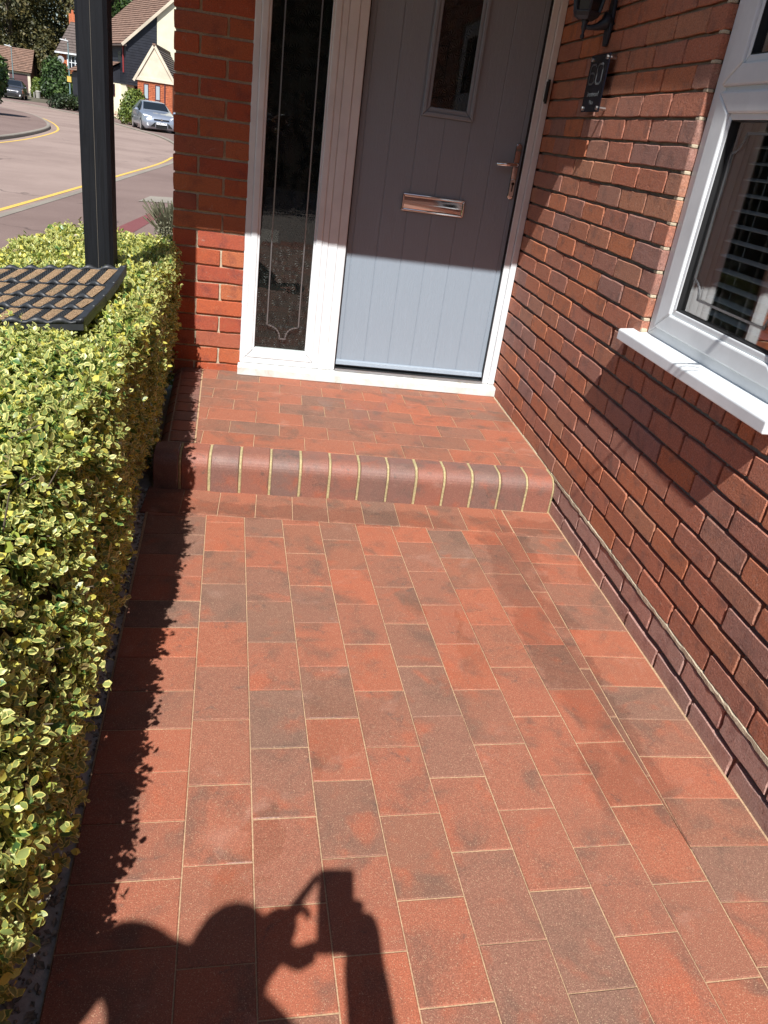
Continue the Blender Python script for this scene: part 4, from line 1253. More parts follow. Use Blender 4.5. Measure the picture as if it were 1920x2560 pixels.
b_, base_ = skin_body(); b_.parent = PER; b_.data.materials.append(M['cloth']); b_.modifiers['skin'].use_smooth_shade = True
def finger_chain(name, pts, rads, m):
    me = bpy.data.meshes.new(name); base = Vector((-1.52,-3.22,0))
    me.from_pydata([tuple(Vector(p)-base) for p in pts], [(i, i+1) for i in range(len(pts)-1)], [])
    o = bpy.data.objects.new(name, me); COL.objects.link(o); o.modifiers.new('skin', 'SKIN').use_smooth_shade = True
    for i, r in enumerate(rads):
        sv = me.skin_vertices[0].data[i]; sv.radius = (r, r); sv.use_root = (i == 0)
    s_ = o.modifiers.new('sub', 'SUBSURF'); s_.levels = 2; s_.render_levels = 2
    me.materials.append(m); o.parent = PER; return o
PHN = thing('phone', tuple(pc), 'dark mobile phone held upright, casting the rectangular shadow', 'phone')
mb = MB(); hw, hh, rc = .037, .079, .009
pp = []
for sx, sy, a0_ in ((1,1,0),(-1,1,90),(-1,-1,180),(1,-1,270)):
    for i in range(5):
        t = R(a0_+22.5*i); pp.append(pcorner(sx*(hw-rc)+rc*math.cos(t), sy*(hh-rc)+rc*math.sin(t)))
mb.prism(pp, cb_*.0085); put('case', mb, M['black'], PHN)
M['screen'] = plain('phone_screen', (.01,.01,.012), .1)
mb = MB(); mb.prism([pcorner(-.034,-.075)+cb_*.0087, pcorner(.034,-.075)+cb_*.0087, pcorner(.034,.075)+cb_*.0087, pcorner(-.034,.075)+cb_*.0087], cb_*.0004); put('screen', mb, M['screen'], PHN)
for k in range(4):
    b0 = -.055+.019*k
    finger_chain('finger', [PB(.047,b0,.012), PB(.050,b0+.004,.001), PB(.044,b0+.006,-.0045), PB(.030,b0+.007,-.006)], [.010,.0092,.0085,.0072], M['skin'])
finger_chain('thumb', [PB(.048,-.035,.014), PB(.046,-.005,.017), PB(.036,.022,.016)], [.012,.010,.008], M['skin'])
lk_ = Vector((-1.350,-2.908,1.322)); lp_ = Vector((-1.350,-2.932,1.292))
for k, (a, mid, tip) in enumerate(((lk_, PB(-.055,.045,.012), PB(-.036,.070,.004)), (lp_, PB(-.070,-.066,.020), PB(-.034,-.060,.003)), (lp_+cu_*-.012, PB(-.070,-.082,.020), PB(-.034,-.074,.003)), (lp_+cu_*-.020, PB(-.066,-.092,.020), PB(-.036,-.084,.004)))):
    finger_chain('finger', [a, a.lerp(mid, .5), mid, tip], [.0125,.0105,.0092,.0075], M['skin'])
finger_chain('thumb', [lk_, PB(-.062,.012,.018), PB(-.050,-.012,.016)], [.012,.009,.0075], M['skin'])
M['hair'] = plain('hair', (.04,.028,.02), .7)
mb = MB(); hc = Vector((-1.477,-3.135,1.515)); 
for i in range(9):
    for j in range(16):
        th = math.pi*.58*i/8; phi = 2*math.pi*j/16; mb.v.append(tuple(hc + Vector((.080*math.sin(th)*math.cos(phi), .098*math.sin(th)*math.sin(phi), .092*math.cos(th)))))
for i in range(8):
    for j in range(16): mb.f.append((i*16+j, i*16+(j+1) % 16, (i+1)*16+(j+1) % 16, (i+1)*16+j))
put('hair', mb, M['hair'], PER, smooth=True)
mb = MB(); hf = Vector((-1.477,-3.03,1.47))
mb.tube([hf+Vector((0,-.01,.02)), hf+Vector((0,.012,-.012))], [.009,.013], 8)
for s_ in (-1, 1): mb.lathe([(.004,-.006),(.011,0),(.004,.006)], hf+Vector((s_*.029,-.006,.028)), 8, 'y'); mb.lathe([(.012,-.008),(.024,0),(.012,.008)], Vector((-1.477+s_*.079,-3.12,1.485)), 10, 'x')
mb.tube([hf+Vector((-.02,-.002,-.035)), hf+Vector((0,.004,-.037)), hf+Vector((.02,-.002,-.035))], [.003,.005,.003], 6)
put('face', mb, M['skin'], PER, smooth=True)
# ================================================================== TREES AND SHRUBS
def cards(mb_v, mb_f, centres, rad, size, seed, squash=1.0):
    g = np.random.default_rng(seed)
    for (c, r, n) in centres:
        d = g.normal(0, 1, (n, 3)); d /= np.linalg.norm(d, axis=1, keepdims=True)
        rr_ = g.uniform(.45, 1.05, (n, 1))**.6
        p = np.array(c) + d*rr_*np.array(r)
        nrm = d + g.normal(0, .55, (n, 3)); nrm[:, 2] += .35; nrm /= np.linalg.norm(nrm, axis=1, keepdims=True)
        t = np.cross(nrm, g.normal(0, 1, (n, 3))); t /= np.linalg.norm(t, axis=1, keepdims=True); b = np.cross(nrm, t)
        s = (size*g.uniform(.6, 1.35, (n, 1)))
        k = sum(len(x) for x in mb_v)
        quad = np.stack([p - t*s, p - b*s*.55 + nrm*s*.12, p + t*s, p + b*s*.55 + nrm*s*.12], 1)
        mb_v.append(quad.reshape(-1, 3)); mb_f.append((np.arange(n*4).reshape(n, 4) + k))
def leafmass(name, centres, size, m, parent, seed):
    V = []; F = []; cards(V, F, centres, 1, size, seed)
    V = np.concatenate(V) - np.array(ORG[parent.name]); F = np.concatenate(F)
    me = bpy.data.meshes.new(name)
    me.vertices.add(len(V)); me.vertices.foreach_set('co', V.astype(np.float32).ravel())
    me.loops.add(F.size); me.loops.foreach_set('vertex_index', F.astype(np.int32).ravel())
    me.polygons.add(len(F)); me.polygons.foreach_set('loop_start', np.arange(0, F.size, 4, dtype=np.int32))
    me.update(); me.materials.append(m)
    o = bpy.data.objects.new(name, me); COL.objects.link(o); o.parent = parent; ORG[o.name] = ORG[parent.name].copy(); return o
def tree(loc, h, spread, m, label, seed, size=.22, lobes=16, dens=420, group='trees of the wood behind the houses', low=.12, name='tree', cat='tree'):
    q = random.Random(seed); x, y, z = loc
    t = thing(name, loc, label, cat, group)
    mb = MB(); top = Vector((x+q.uniform(-.6,.6), y, z+h*.78))
    mb.tube([(x,y,z-.3), (x+q.uniform(-.2,.2),y,z+h*.3), tuple(Vector((x,y,z)).lerp(top, .7)), tuple(top)], [h*.022,h*.017,h*.011,h*.004], 8)
    cs = []
    for i in range(lobes):
        f = (i+.5)/lobes; zz = z + h*(low + (1-low)*f*.93); rr_ = spread*(.55+.5*math.sin(math.pi*min(1, .12+f*.95)))*q.uniform(.7,1.1)
        a = i*2.4+q.uniform(-.5,.5); c = (x+math.cos(a)*rr_*.62, y+math.sin(a)*rr_*.62, zz)
        r = spread*q.uniform(.34,.55); cs.append((c, (r, r, r*.8), int(dens*q.uniform(.7,1.2))))
        s = Vector((x, y, z+h*f*.7)); mb.tube([s, s.lerp(Vector(c), .5)+Vector((0,0,h*.02)), c], [h*.007,h*.005,h*.002], 5, False)
    put('trunk', mb, M['bark'], t)
    leafmass('crown', cs, size, m, t, seed); return t
TR = [
 ((-56,112,.4),17,5.5,'fol_olive','tall olive brown tree at the left edge of the wood'),
 ((-47,108,.4),19,5.5,'fol_olive','tall olive tree with bare twigs above the garage roof'),
 ((-39.5,106,.4),18,4.6,'fol_green','bright green tree rising behind the garage'),
 ((-33.5,108,.4),19,5.2,'fol_olive','broad russet tinged tree between garage and brick house'),
 ((-28.5,116,.4),21,6.0,'fol_olive','tall olive tree behind the brick house chimney'),
 ((-22,112,.4),21,6.0,'fol_green','dense green tree behind the black boarded house roof'),
 ((-15,106,.4),21,6.2,'fol_green','leafy green tree over the ridge of the black boarded house'),
 ((-7,110,.4),22,6.5,'fol_dark','dark tree half hidden behind the pillar'),
 ((-36,124,.4),24,7,'fol_dark','dark tree deep in the wood behind the garage'),
 ((-52,126,.4),24,8,'fol_dark','dark tree deep in the wood at far left'),
 ((-22,128,.4),26,8,'fol_dark','dark tree deep in the wood behind the houses'),
 ((-64,118,.4),20,7,'fol_dark','dark tree at the outer left end of the wood'),
 ((-44,134,.4),27,9,'fol_dark','very tall dark tree closing the view behind the garage'),
 ((-29,138,.4),28,9,'fol_dark','very tall dark tree closing the view behind the chimney'),
 ((-60,136,.4),27,9,'fol_dark','very tall dark tree closing the view at far left'),
]
for i, (loc, h, sp, m, lb_) in enumerate(TR): tree(loc, h, sp, M[m], lb_, 40+i, size=.22, lobes=26, dens=520)
def bush(loc, r, m, label, seed, size, n, name='shrub', cat='shrub', lobes=7):
    q = random.Random(seed); t = thing(name, loc, label, cat); cs = []
    cs.append(((loc[0],loc[1],loc[2]+r[2]*.5), (r[0]*.85,r[1]*.85,r[2]*.52), n*2))
    for i in range(lobes):
        a = i*2.4; f = q.uniform(.25,.8)
        cs.append(((loc[0]+math.cos(a)*r[0]*.55, loc[1]+math.sin(a)*r[1]*.55, loc[2]+r[2]*f), (r[0]*.45,r[1]*.45,r[2]*.3), n))
    mb = MB()
    for i in range(6):
        a = i*1.05; mb.tube([(loc[0],loc[1],loc[2]-.05), (loc[0]+math.cos(a)*r[0]*.4, loc[1]+math.sin(a)*r[1]*.4, loc[2]+r[2]*.6)], [.03,.012], 5)
    put('stems', mb, M['bark'], t); leafmass('foliage', cs, size, m, t, seed); return t
bush((-14.3,36.5,-.1), (1.35,1.5,2.35), M['fol_green'], 'tall clipped dark green bush at the kerb corner by the left edge', 5, .10, 900, 'corner_bush', 'bush', 10)
bush((-24.5,84.5,.05), (.75,.8,1.75), M['fol_lime'], 'rounded yellow green shrub beside the garage', 6, .10, 300)
bush((-25.2,92,.15), (1.5,1.6,6.2), M['fol_olive'], 'tall ivy clad tree stump between garage and brick house', 7, .16, 500, 'ivy_tree', 'tree', 12)
bush((-22.6,84,.05), (1.7,1.2,3.4), M['fol_green'], 'big bright green shrub in front of the brick house', 8, .13, 600)
bush((-9.75,48.3,-.12), (.85,.7,1.85), M['fol_lime'], 'yellow green shrub standing behind the silver car', 9, .08, 420)
bush((-13.6,60.5,-.12), (1.3,.8,.9), M['fol_green'], 'low flower bed shrub below the cream wall', 10, .08, 300)
bush((-16.5,62,-.12), (1.5,.8,1.1), M['fol_dark'], 'low dark shrub at the road edge behind the post', 12, .09, 300)
M['flower'] = plain('pink_flowers', (.55,.10,.12), .6)
fl = thing('flower_patch', (-12.2,57.6,-.12), 'patch of small red and pink flowers beside the kerb', 'flowers')
leafmass('blooms', [((-12.4,57.8,.15),(.8,.4,.22),160)], .035, M['flower'], fl, 3); leafmass('leaves', [((-12.4,57.8,.05),(.9,.45,.25),260)], .05, M['fol_green'], fl, 4)
# lavender at the house corner
lav = thing('lavender', (-2.42,6.6,-.12), 'grey green lavender clump at the corner of the house', 'plant')
mb = MB()
for _ in range(260):
    a = rnd.uniform(0, 6.28); s = rnd.uniform(.05,.30); b0 = Vector((-2.40+rnd.uniform(-.05,.05), 6.6+rnd.uniform(-.05,.05), -.12)); e = b0+Vector((math.cos(a)*s, math.sin(a)*s, rnd.uniform(.28,.5)))
    mb.tube([b0, b0.lerp(e, .6)+Vector((0,0,.03)), e], [.003,.003,.006], 4, False)
put('stalks', mb, M['fol_grey'], lav); leafmass('leaves', [((-2.40,6.6,.08),(.2,.2,.2),900)], .018, M['fol_grey'], lav, 21)
# trees and an added hedge behind the photographer, seen in the glass and chrome
for i, (x, y, h, sp, m) in enumerate(((-9,-16,10.5,3.6,'fol_dark'),(-4.5,-17,11.5,3.8,'fol_green'),(.5,-16,11,3.8,'fol_dark'),(5.5,-17,11,4,'fol_olive'))):
    tree((x,y,-.05), h, sp, M[m], ['dark tree behind the photographer at far left','green tree behind the photographer left of centre','dark tree directly behind the photographer','olive tree behind the photographer on the right'][i], 70+i, size=.11, lobes=20, dens=1000, group='trees behind the photographer', low=.06)

TH = thing('reflection_hedge', (-1,-13.4,0), 'tall dark hedge added behind the photographer to darken the glass reflections', 'hedge')  # unseen hedge, added so the sidelight mirrors dark foliage without sky gaps
put('dark_core', MB().box(-14,12,-14.0,-13.0,-.1,4.3), M['hedge_core'], TH)  # solid near-black block behind the leaf cards
leafmass('foliage', [((-13.5+.9*i,-13.5,.4+.8*j),(.75,.75,.6),170) for i in range(29) for j in range(6)], .05, M['fol_dark'], TH, 91)

# ================================================================== HOUSES ACROSS THE ROAD
M['tile_a'] = plain('brown_roof_tile', (.20,.12,.085), .85, nscale=4, namt=.4)
M['tile_b'] = plain('dark_roof_tile', (.10,.075,.065), .85, nscale=4, namt=.3)
M['board'] = plain('black_weatherboard', (.016,.018,.026), .6, nscale=3, namt=.3)
M['cream'] = plain('cream_render', (.74,.70,.52), .85, nscale=2, namt=.07)
M['gable'] = plain('stained_render', (.60,.52,.40), .85, nscale=1.5, namt=.18)
M['fbrick'] = plain('far_orange_brick', (.42,.12,.05), .85, nscale=9, namt=.35)
M['fbrick_dark'] = plain('far_brown_brick', (.13,.07,.05), .85, nscale=6, namt=.3)
M['maroon'] = plain('maroon_paint', (.07,.02,.025), .45)
M['garage_door'] = plain('brown_garage_door', (.10,.05,.05), .5)
M['dglass'] = plain('dark_window_glass', (.012,.016,.022), .12, spec=.25)
M['net'] = plain('net_curtain', (.32,.38,.41), .7)
def rows_on(parent, name, p00, p10, p01, n, m, th=.05, lap=.06, kind=None):
    """n overlapping courses (tiles or boards) on the parallelogram p00-p10 (along) / p01 (up)"""
    p00, p10, p01 = Vector(p00), Vector(p10), Vector(p01); u = p10-p00; v = p01-p00; nn = u.cross(v).normalized()
    for i in range(n):
        a = p00 + v*(i/n); b = p00 + v*((i+1)/n + lap/n)
        mb = MB(); mb.add([a+nn*th, a+u+nn*th, b+u+nn*.005, b+nn*.005, a, a+u, b+u, b], [(0,1,2,3),(0,4,5,1),(1,5,6,2),(2,6,7,3),(3,7,4,0)])
        put(name, mb, m, parent)
# --- porch wing with stained gable (axis aligned), in front of the black boarded house
BH = thing('boarded_house', (-9, 56, -.2), 'black weatherboarded house with brown tiled roof, cream walls and brick porch wing', 'house')
PX0, PX1, PYF, PYB = -10.05, -8.02, 52, 60
put('porch_wall', MB().box(PX0, PX1, PYF, PYB, -.3, 2.28), M['fbrick'], BH)
for i in range(26):
    z = -.2+.0975*i
    put('brick_course', MB().box(PX0-.012, PX1+.012, PYF-.014, PYF+.0, z, z+.072), M['fbrick'], BH)
gb = MB(); gb.prism([(PX0-.1,PYF-.06,2.28),(PX1+.12,PYF-.06,2.33),((PX0+PX1)/2-.04,PYF-.06,4.15)], (0,.5,0)); put('pediment', gb, M['gable'], BH)
put('pediment_beam', MB().box(PX0-.1,PX1+.14,PYF-.10,PYF-.06,2.28,2.46), M['gable'], BH)
ap = (PX0+PX1)/2-.04
rows_on(BH, 'tile_course', (PX1+.22,PYF-.12,2.25), (PX1+.22,PYB,2.25), (ap,PYF-.12,4.25), 14, M['tile_b'], .05)
rows_on(BH, 'tile_course', (PX0-.22,PYB,2.25), (PX0-.22,PYF-.12,2.25), (ap,PYB,4.25), 14, M['tile_a'], .05)
put('ridge', MB().bar((ap,PYF-.14,4.27),(ap,PYB,4.27),.18,.1), M['tile_a'], BH)
mb = MB(); mb.bar((PX0-.24,PYF-.1,2.22),(ap,PYF-.1,4.24),.06,.14); mb.bar((PX1+.24,PYF-.1,2.22),(ap,PYF-.1,4.24),.06,.14); put('bargeboard', mb, M['gable'], BH)
for a, b in ((-9.72,-9.42),(-9.04,-8.73)):
    f = put('window', MB().box(a,b,PYF-.03,PYF+.02,.55,2.15), M['maroon'], BH)
    put('pane', MB().box(a+.06,b-.04,PYF-.04,PYF-.03,1.35,2.08), M['net'], f); put('pane', MB().box(a+.06,b-.04,PYF-.04,PYF-.03,.62,1.26), M['net'], f)
put('corner_post', MB().box(-8.50,-8.42,PYF-.05,PYF-.01,-.2,2.28), M['maroon'], BH)
# --- main body: gable direction g, ridge direction rdir
rdir = Vector((math.sin(R(-27)), math.cos(R(-27)), 0)); gdir = Vector((math.cos(R(-27)), -math.sin(R(-27)), 0))
G0 = Vector((-11.62, 57.4, 0))
def HP(a, b, z): return tuple(G0 + gdir*a + rdir*b + Vector((0,0,z)))
mb = MB(); mb.prism([HP(0,0,2.0),HP(9,0,2.0),HP(9,0,4.6),HP(4.5,0,8.6),HP(0,0,4.6)], rdir*9); put('wall', mb, M['board'], BH)
for i in range(17):
    z = 2.0+.16*i; put('board', MB().prism([HP(-.03,-.035,z),HP(2.02,-.035,z),HP(2.02,-.02,z+.165),HP(-.03,-.02,z+.165)], rdir*.02), M['board'], BH)
for i in range(16):
    z = 2.0+.16*i; put('board', MB().prism([HP(-.035,-.03,z),HP(-.035,9,z),HP(-.02,9,z+.165),HP(-.02,-.03,z+.165)], gdir*.02), M['board'], BH)
for i in range(10):
    z = 4.72+.16*i; a0_ = (z-4.6)*4.5/4.0+.05
    if a0_ < 2.0: put('board', MB().prism([HP(a0_,-.035,z),HP(2.02,-.035,z),HP(2.02,-.02,z+.165),HP(min(2.0,a0_+.17),-.02,z+.165)], rdir*.02), M['board'], BH)
mb = MB(); mb.prism([HP(2.03,-.06,2.0),HP(9,-.06,2.0),HP(9,-.06,4.6),HP(4.5,-.06,8.6),HP(2.03,-.06,6.38)], rdir*.06); put('cream_panel', mb, M['cream'], BH)
put('ground_floor', MB().prism([HP(-.0,.25,-.4),HP(9,.25,-.4),HP(9,.25,2.02),HP(-.0,.25,2.02)], rdir*8), M['cream'], BH)
rows_on(BH, 'tile_course', HP(-.35,9.1,4.32), HP(-.35,-.22,4.32), HP(4.5,9.1,8.66), 26, M['tile_a'], .05)
rows_on(BH, 'tile_course', HP(9.35,-.22,4.32), HP(9.35,9.1,4.32), HP(4.5,-.22,8.66), 10, M['tile_a'], .05)
put('bargeboard', MB().bar(HP(-.36,-.22,4.26), HP(4.5,-.22,8.6), .05, .16), M['gable'], BH)
put('eaves', MB().bar(HP(-.2,-.2,4.28), HP(-.2,9.1,4.28), .3, .14), M['tile_b'], BH)
put('downpipe', MB().tube([HP(-.07,.5,4.25),HP(-.07,.5,2.7)], .05, 8), plain('red_pipe', (.25,.03,.03), .5), BH)
f = put('window', MB().prism([HP(-.05,.9,2.9),HP(-.05,1.7,2.9),HP(-.05,1.7,4.0),HP(-.05,.9,4.0)], gdir*.03), M['board'], BH); put('pane', MB().prism([HP(-.07,1.0,3.0),HP(-.07,1.6,3.0),HP(-.07,1.6,3.9),HP(-.07,1.0,3.9)], gdir*.02), M['dglass'], f)
rows_on(BH, 'tile_course', HP(-1.6,9,2.45), HP(-1.6,1.2,2.45), HP(-.02,9,3.3), 6, M['tile_a'], .05)
put('lean_to_wall', MB().prism([HP(-1.4,1.4,-.3),HP(0,1.4,-.3),HP(0,1.4,3.15),HP(-1.4,1.4,2.4)], rdir*7), M['board'], BH)
put('lean_to_render', MB().prism([HP(-1.42,1.36,-.3),HP(0,1.36,-.3),HP(0,1.36,2.0),HP(-1.42,1.36,2.0)], rdir*.05), M['cream'], BH)
for a, b, z0, z1 in ((-1.0,-.42,1.2,1.95),(.55,.75,.2,1.98)):
    yy = 1.32 if a < 0 else .22
    f = put('window', MB().prism([HP(a,yy,z0),HP(b,yy,z0),HP(b,yy,z1),HP(a,yy,z1)], rdir*.05), M['maroon'], BH); put('pane', MB().prism([HP(a+.08,yy-.02,z0+.1),HP(b-.06,yy-.02,z0+.1),HP(b-.06,yy-.02,z1-.06),HP(a+.08,yy-.02,z1-.06)], rdir*.02), M['dglass'], f)
# --- brick house with chimney and satellite dish
B2 = thing('brick_house', (-20, 92, 0), 'orange brick house with dark roof, chimney and white sash window', 'house')
put('wall', MB().box(-23.3,-13,88,97,-.3,4.35), M['fbrick'], B2)
rows_on(B2, 'tile_course', (-23.55,87.7,4.3), (-12.7,87.7,4.3), (-22.75,91.5,7.4), 12, M['tile_b'], .05)
mb = MB(); mb.add([(-23.55,87.7,4.32),(-23.55,97.3,4.32),(-22.75,91.5,7.42),(-22.75,93.5,7.42)], [(0,1,3,2)]); mb.add([(-23.55,97.3,4.3),(-12.7,97.3,4.3),(-12.7,93.5,7.4),(-22.75,93.5,7.4)], [(0,1,2,3)]); put('roof', mb, M['tile_b'], B2)
put('gutter', MB().box(-23.6,-12.7,87.6,87.75,4.2,4.34), M['white'], B2)
put('chimney', MB().box(-22.95,-22.35,91.2,91.9,7.0,7.9).lathe([(.14,7.9),(.11,8.25)], (-22.65,91.5,0), 10), M['fbrick'], B2)
f = put('window', MB().box(-22.55,-21.35,87.93,88.02,2.95,4.15), M['white'], B2)
for a in (-22.45,-22.1,-21.75):
    for z0, z1 in ((3.05,3.5),(3.6,4.07)): put('pane', MB().box(a,a+.27,87.90,87.93,z0,z1), M['dglass'], f)
f = put('window', MB().box(-22.55,-21.35,87.93,88.02,.6,1.75), M['white'], B2); put('pane', MB().box(-22.45,-21.45,87.90,87.93,.7,1.65), M['dglass'], f)
mb = MB(); mb.lathe([(.33,.0),(.26,.05),(.12,.09),(.02,.1)], (-23.05,87.55,3.65), 16, 'y'); mb.tube([(-23.05,87.62,3.62),(-23.05,88,3.5)], .025, 6); mb.tube([(-23.05,87.55,3.4),(-23.05,87.2,3.5)], .015, 6)
put('satellite_dish', mb, plain('dish_grey', (.35,.36,.37), .5), B2)
# --- garage
GA = thing('garage', (-28, 90, .1), 'brown tiled garage with wide brown up and over door', 'garage')
gq = Vector((math.cos(R(8)), math.sin(R(8)), 0)); gr_ = Vector((-math.sin(R(8)), math.cos(R(8)), 0)); g0 = Vector((-32.2, 87.3, 0))
def GP(a, b, z): return tuple(g0 + gq*a + gr_*b + Vector((0,0,z)))
put('wall', MB().prism([GP(6.1,0,-.1),GP(6.1,6,-.1),GP(6.1,6,2.2),GP(6.1,3,4.1),GP(6.1,0,2.2)], gq*-6.1), M['fbrick_dark'], GA)
put('front_frame', MB().prism([GP(3.9,-.04,-.1),GP(4.2,-.04,-.1),GP(4.2,-.04,2.05),GP(3.9,-.04,2.05)], gr_*.04).prism([GP(5.85,-.04,-.1),GP(6.1,-.04,-.1),GP(6.1,-.04,2.05),GP(5.85,-.04,2.05)], gr_*.04).prism([GP(3.9,-.05,1.92),GP(6.1,-.05,1.92),GP(6.1,-.05,2.1),GP(3.9,-.05,2.1)], gr_*.045), M['gable'], GA)
dd = put('door', MB().prism([GP(4.2,-.02,-.1),GP(5.85,-.02,-.1),GP(5.85,-.02,1.92),GP(4.2,-.02,1.92)], gr_*.03), M['garage_door'], GA)
for i in range(4): put('panel', MB().prism([GP(4.25,-.035,.0+.48*i),GP(5.8,-.035,.0+.48*i),GP(5.8,-.035,.44+.48*i),GP(4.25,-.035,.44+.48*i)], gr_*.02), M['garage_door'], dd)
rows_on(GA, 'tile_course', GP(-.2,-.25,2.08), GP(6.25,-.25,2.08), GP(-.2,3,4.2), 14, M['tile_a'], .07)
rows_on(GA, 'tile_course', GP(6.25,6.25,2.08), GP(-.2,6.25,2.08), GP(6.25,3,4.2), 6, M['tile_a'], .07)
# ================================================================== STREET FURNITURE
M['pole'] = plain('teal_grey_paint', (.16,.24,.25), .5); M['lampwhite'] = plain('lamp_grey', (.55,.56,.56), .4)
def lamp_post(loc, hgt, label, sign):
    t = thing('street_lamp', loc, label, 'street lamp', 'street lamps'); x, y, z = loc
    put('column', MB().tube([(x,y,z-.1),(x,y,z+1.0),(x,y,z+1.05),(x,y,z+hgt)], [.085,.085,.05,.038], 10), M['pole'], t)
    put('bracket', MB().tube([(x,y,z+hgt-.05),(x-.03,y,z+hgt+.04),(x-.2,y,z+hgt+.05)], .03, 8), M['lampwhite'], t)
    mb = MB(); mb.prism([(x+.05,y-.1,z+hgt+.02),(x-.55,y-.09,z+hgt+.10),(x-.62,y-.05,z+hgt+.13),(x-.5,y-.08,z+hgt+.17),(x+.05,y-.1,z+hgt+.09)], (0,.2,0)); lh = put('lantern_head', mb, M['lampwhite'], t, bevel=.01)
    put('photocell', MB().lathe([(.035,0),(.035,.09)], (x-.15,y,z+hgt+.14), 8), M['lampwhite'], lh)
    if sign: put('parking_plate', MB().box(x-.16,x+.16,y-.12,y-.10,z+1.85,z+2.25), M['yellow'], t)
lamp_post((-18.45,71,-.12), 4.65, 'near street lamp with yellow parking plate on a teal column', True)
lamp_post((-26.85,85,.05), 3.95, 'far pale street lamp in front of the garage', False)
M['bollard'] = plain('concrete_bollard', (.30,.28,.25), .85)
for i, (x, y) in enumerate(((-25.55,83.6),(-25.05,83.7),(-24.72,83.75))):
    t = put('bollard', MB().lathe([(.06,0),(.06,.38),(.05,.45),(.02,.47)], (x,y,zg(x,y)+.01), 10), M['bollard'])
    tag(t, ['low grey bollard nearest the dark car','low grey bollard between two others near the garage','low grey bollard next to the litter bin'][i], 'bollard', 'bollards near the garage')
t = put('litter_bin', MB().lathe([(.20,0),(.22,.5),(.235,.52),(.235,.56),(.19,.62),(.05,.66)], (-24.35,83.7,zg(0,83.7)+.01), 14), M['bollard']); tag(t, 'squat round grey litter bin beside the yellow green shrub', 'bin')
t = put('refuse_sack', MB().lathe([(.15,0),(.28,.08),(.3,.2),(.2,.34),(.05,.40),(.03,.46)], (-17.2,66.8,-.13), 10), plain('red_plastic', (.45,.03,.03), .4)); tag(t, 'small red plastic sack on the far pavement beside the black post', 'sack')

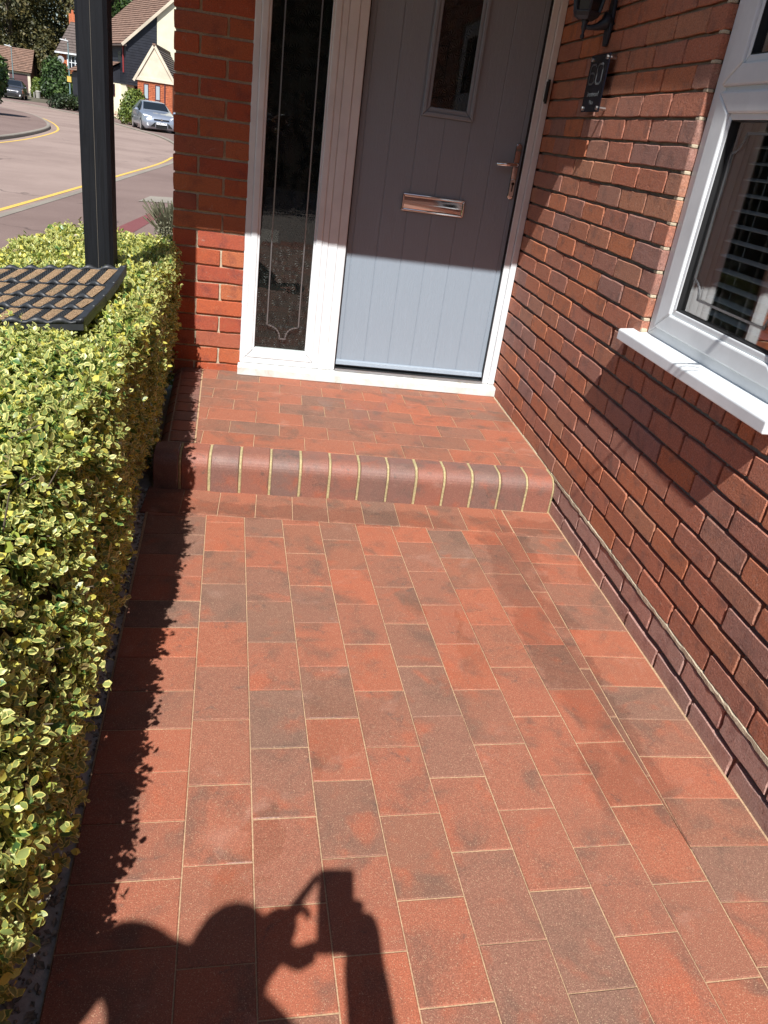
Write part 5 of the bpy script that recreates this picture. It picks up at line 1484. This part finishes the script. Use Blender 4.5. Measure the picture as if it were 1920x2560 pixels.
# ================================================================== CARS
M['tyre'] = plain('tyre', (.012,.012,.012), .8); M['alloy'] = plain('alloy_wheel', (.6,.6,.62), .3, .8)
k_ = N('headlamp'); k_.setp(Base_Color=(.75,.78,.8,1), Roughness=.1); M['headlamp'] = k_.m
M['plate'] = plain('white_number_plate', (.8,.8,.8), .5)
def car_paint(name, col):
    k = N(name); k.setp(Base_Color=(*col,1), Roughness=.28, Metallic=.55)
    k.b.inputs['Coat Weight'].default_value = .8; k.b.inputs['Coat Roughness'].default_value = .05; return k.m
def car(name, loc, heading, paint, label, L=4.36, Wd=1.82, Ht=1.48, plate=None, suv=False):
    """local: x forward, y left, z up"""
    t = thing(name, loc, label, 'car', 'parked cars'); t.rotation_euler = (0,0,heading)
    ORG[t.name] = Vector(); s = Ht/1.48
    w_ = Wd/2
    #  x, zb, belt z, top z, half width at sill, belt, top
    S = [( L*.5, .30,.55,.60,.50,.48,.40),( L*.485,.22,.68,.74,.74,.70,.60),( L*.45,.18,.76,.82,.84,.80,.66),( L*.36,.17,.82,.90,.90,.86,.70),( L*.20,.17,.90,1.0,.91,.87,.70),
         ( L*.135,.17,.93,1.06,.91,.87,.68),( L*.0,.17,.95,1.41,.91,.87,.58),(-L*.05,.17,.955,1.45,.91,.87,.585),(-L*.20,.17,.98,1.48,.91,.87,.58),(-L*.33,.17,1.0,1.42,.91,.87,.56),(-L*.44,.20,1.02,1.14,.88,.82,.60),(-L*.475,.24,.98,1.02,.82,.76,.60),(-L*.5,.36,.72,.76,.66,.62,.5)]
    if suv: S = [(a, zb+.06, b*1.08, c*1.02, d, e, f+.03) for a, zb, b, c, d, e, f in S]
    k = w_/.91
    ring = lambda q: [(q[0],0,q[1]),(q[0],q[4]*k*.86,q[1]),(q[0],q[4]*k,q[1]+.16),(q[0],q[4]*k*1.0,(q[1]+q[2])*.56),(q[0],q[5]*k,q[2]*s),(q[0],q[6]*k,(q[3]-.035)*s),(q[0],q[6]*k*.8,(q[3]-.008)*s),(q[0],0,q[3]*s)]
    rings = []
    for q in S:
        h = ring(q); rings.append(h + [(x,-y,z) for x, y, z in h[-2:0:-1]])
    n = len(rings[0]); mb = MB()
    for r_ in rings: mb.v += r_
    for i in range(len(S)-1): mb.f += [(i*n+j, i*n+(j+1) % n, (i+1)*n+(j+1) % n, (i+1)*n+j) for j in range(n)]
    mb.f += [tuple(range(n)), tuple((len(S)-1)*n+j for j in range(n-1,-1,-1))]
    body = put('body', mb, paint, t, smooth=True); 
    es = body.modifiers.new('edge', 'EDGE_SPLIT'); es.split_angle = R(38)
    def quadpatch(nm, a, b, c, d, out, m, sh=.06, up=.012):
        pts = [Vector(x) for x in (a, b, c, d)]; ctr = sum(pts, Vector())/4; out = Vector(out)
        pts = [p + (ctr-p).normalized()*sh + out*up for p in pts]
        mb = MB(); mb.prism(pts, out*-.02); return put(nm, mb, m, t)
    # windscreen 5->6, rear 9->10, sides
    A, B = rings[5], rings[6]
    quadpatch('windscreen', A[5], A[n-5], B[n-5], B[5], (.7,0,.7), M['dglass'], .03, .045)
    A, B = rings[9], rings[10]; quadpatch('rear_window', A[5], A[n-5], B[n-5], B[5], (-.7,0,.7), M['dglass'], .06, .045)
    for sd in (1, -1):
        ix = (4, 5) if sd == 1 else (n-4, n-5)
        quadpatch('side_window', rings[5][ix[0]], rings[7][ix[0]], rings[7][ix[1]], rings[6][ix[1]], (0,sd*.9,.4), M['dglass'], .06)
        quadpatch('side_window', rings[7][ix[0]], rings[9][ix[0]], rings[9][ix[1]], rings[7][ix[1]], (0,sd*.9,.4), M['dglass'], .06)
        for fx in (L*.305, -L*.295):
            wh = put('wheel', MB().lathe([(.22,-.10),(.315,-.10),(.33,-.06),(.33,.06),(.315,.10),(.22,.10)], (fx, sd*(w_-.10), .33), 20, 'y'), M['tyre'], t)
            mb = MB(); mb.lathe([(.20,-.005),(.215,.0)], (fx, sd*(w_+.004), .33), 16, 'y')
            put('rim', mb, M['alloy'], wh)
        mb = MB(); mb.prism([(L*.488,sd*w_*.52,.66),(L*.44,sd*w_*.88,.73),(L*.385,sd*w_*.93,.80),(L*.425,sd*w_*.80,.80),(L*.478,sd*w_*.50,.735)], (.03,sd*.02,.03)); put('headlight', mb, M['headlamp'], t)
        mb = MB(); mb.lathe([(.075,0),(.075,.02)], (L*.485,sd*w_*.72,.40), 10, 'x'); put('fog_lamp', mb, M['headlamp'], t)
        mb = MB(); mb.prism([(L*.497,sd*w_*.62,.30),(L*.497,sd*w_*.36,.30),(L*.50,sd*w_*.36,.52)], (.03,0,0)); put('lower_intake', mb, M['black'], t)
        mb = MB(); mb.lathe([(.03,-.10),(.075,-.05),(.08,.04),(.03,.10)], (L*.13,sd*(w_+.08),1.0), 10, 'y'); put('mirror', mb, paint, t)
        put('tail_light', MB().box(-L*.47,-L*.445,sd*w_*.72-.06,sd*w_*.72+.06,.85,1.05), plain('tail_red', (.3,.01,.01), .3), t)
    put('grille', MB().box(L*.49,L*.506,-w_*.42,w_*.42,.615,.675), M['black'], t, bevel=.006)
    put('centre_intake', MB().prism([(L*.5,-w_*.30,.24),(L*.5,w_*.30,.24),(L*.5,w_*.33,.52),(L*.5,-w_*.33,.52)], (.02,0,0)), M['black'], t)
    mb = MB(); mb.lathe([(.05,0),(.05,.012)], (L*.507,0,.655), 12, 'x'); put('badge', mb, M['chrome'], t)
    if plate:
        pl = put('number_plate', MB().box(L*.506,L*.513,-.26,.26,.42,.53), M['plate'], t)
        text(plate, .115, (L*.5135,0,.475), (R(90),0,R(90)), M['black'], pl, 'registration')
    return t
fwd = lambda tx, ty, x, y: math.atan2(ty-y, tx-x)
car('silver_hatchback', (-8.05,44.6,-.2), R(-72), car_paint('silver_paint', (.36,.40,.47)), 'silver hatchback parked by the kerb in front of the brick porch', plate='AU61 YPJ')
car('grey_car', (-24.1,75.4,-.19), R(-80), car_paint('grey_paint', (.10,.10,.11)), 'dark grey car half hidden behind the corner bush', L=4.4, Wd=1.85, Ht=1.5, suv=True)
car('green_car', (-26.6,82.3,.02), R(-75), car_paint('dark_green_paint', (.03,.05,.045)), 'dark green car standing in front of the garage door', L=4.5, Wd=1.85, Ht=1.45)
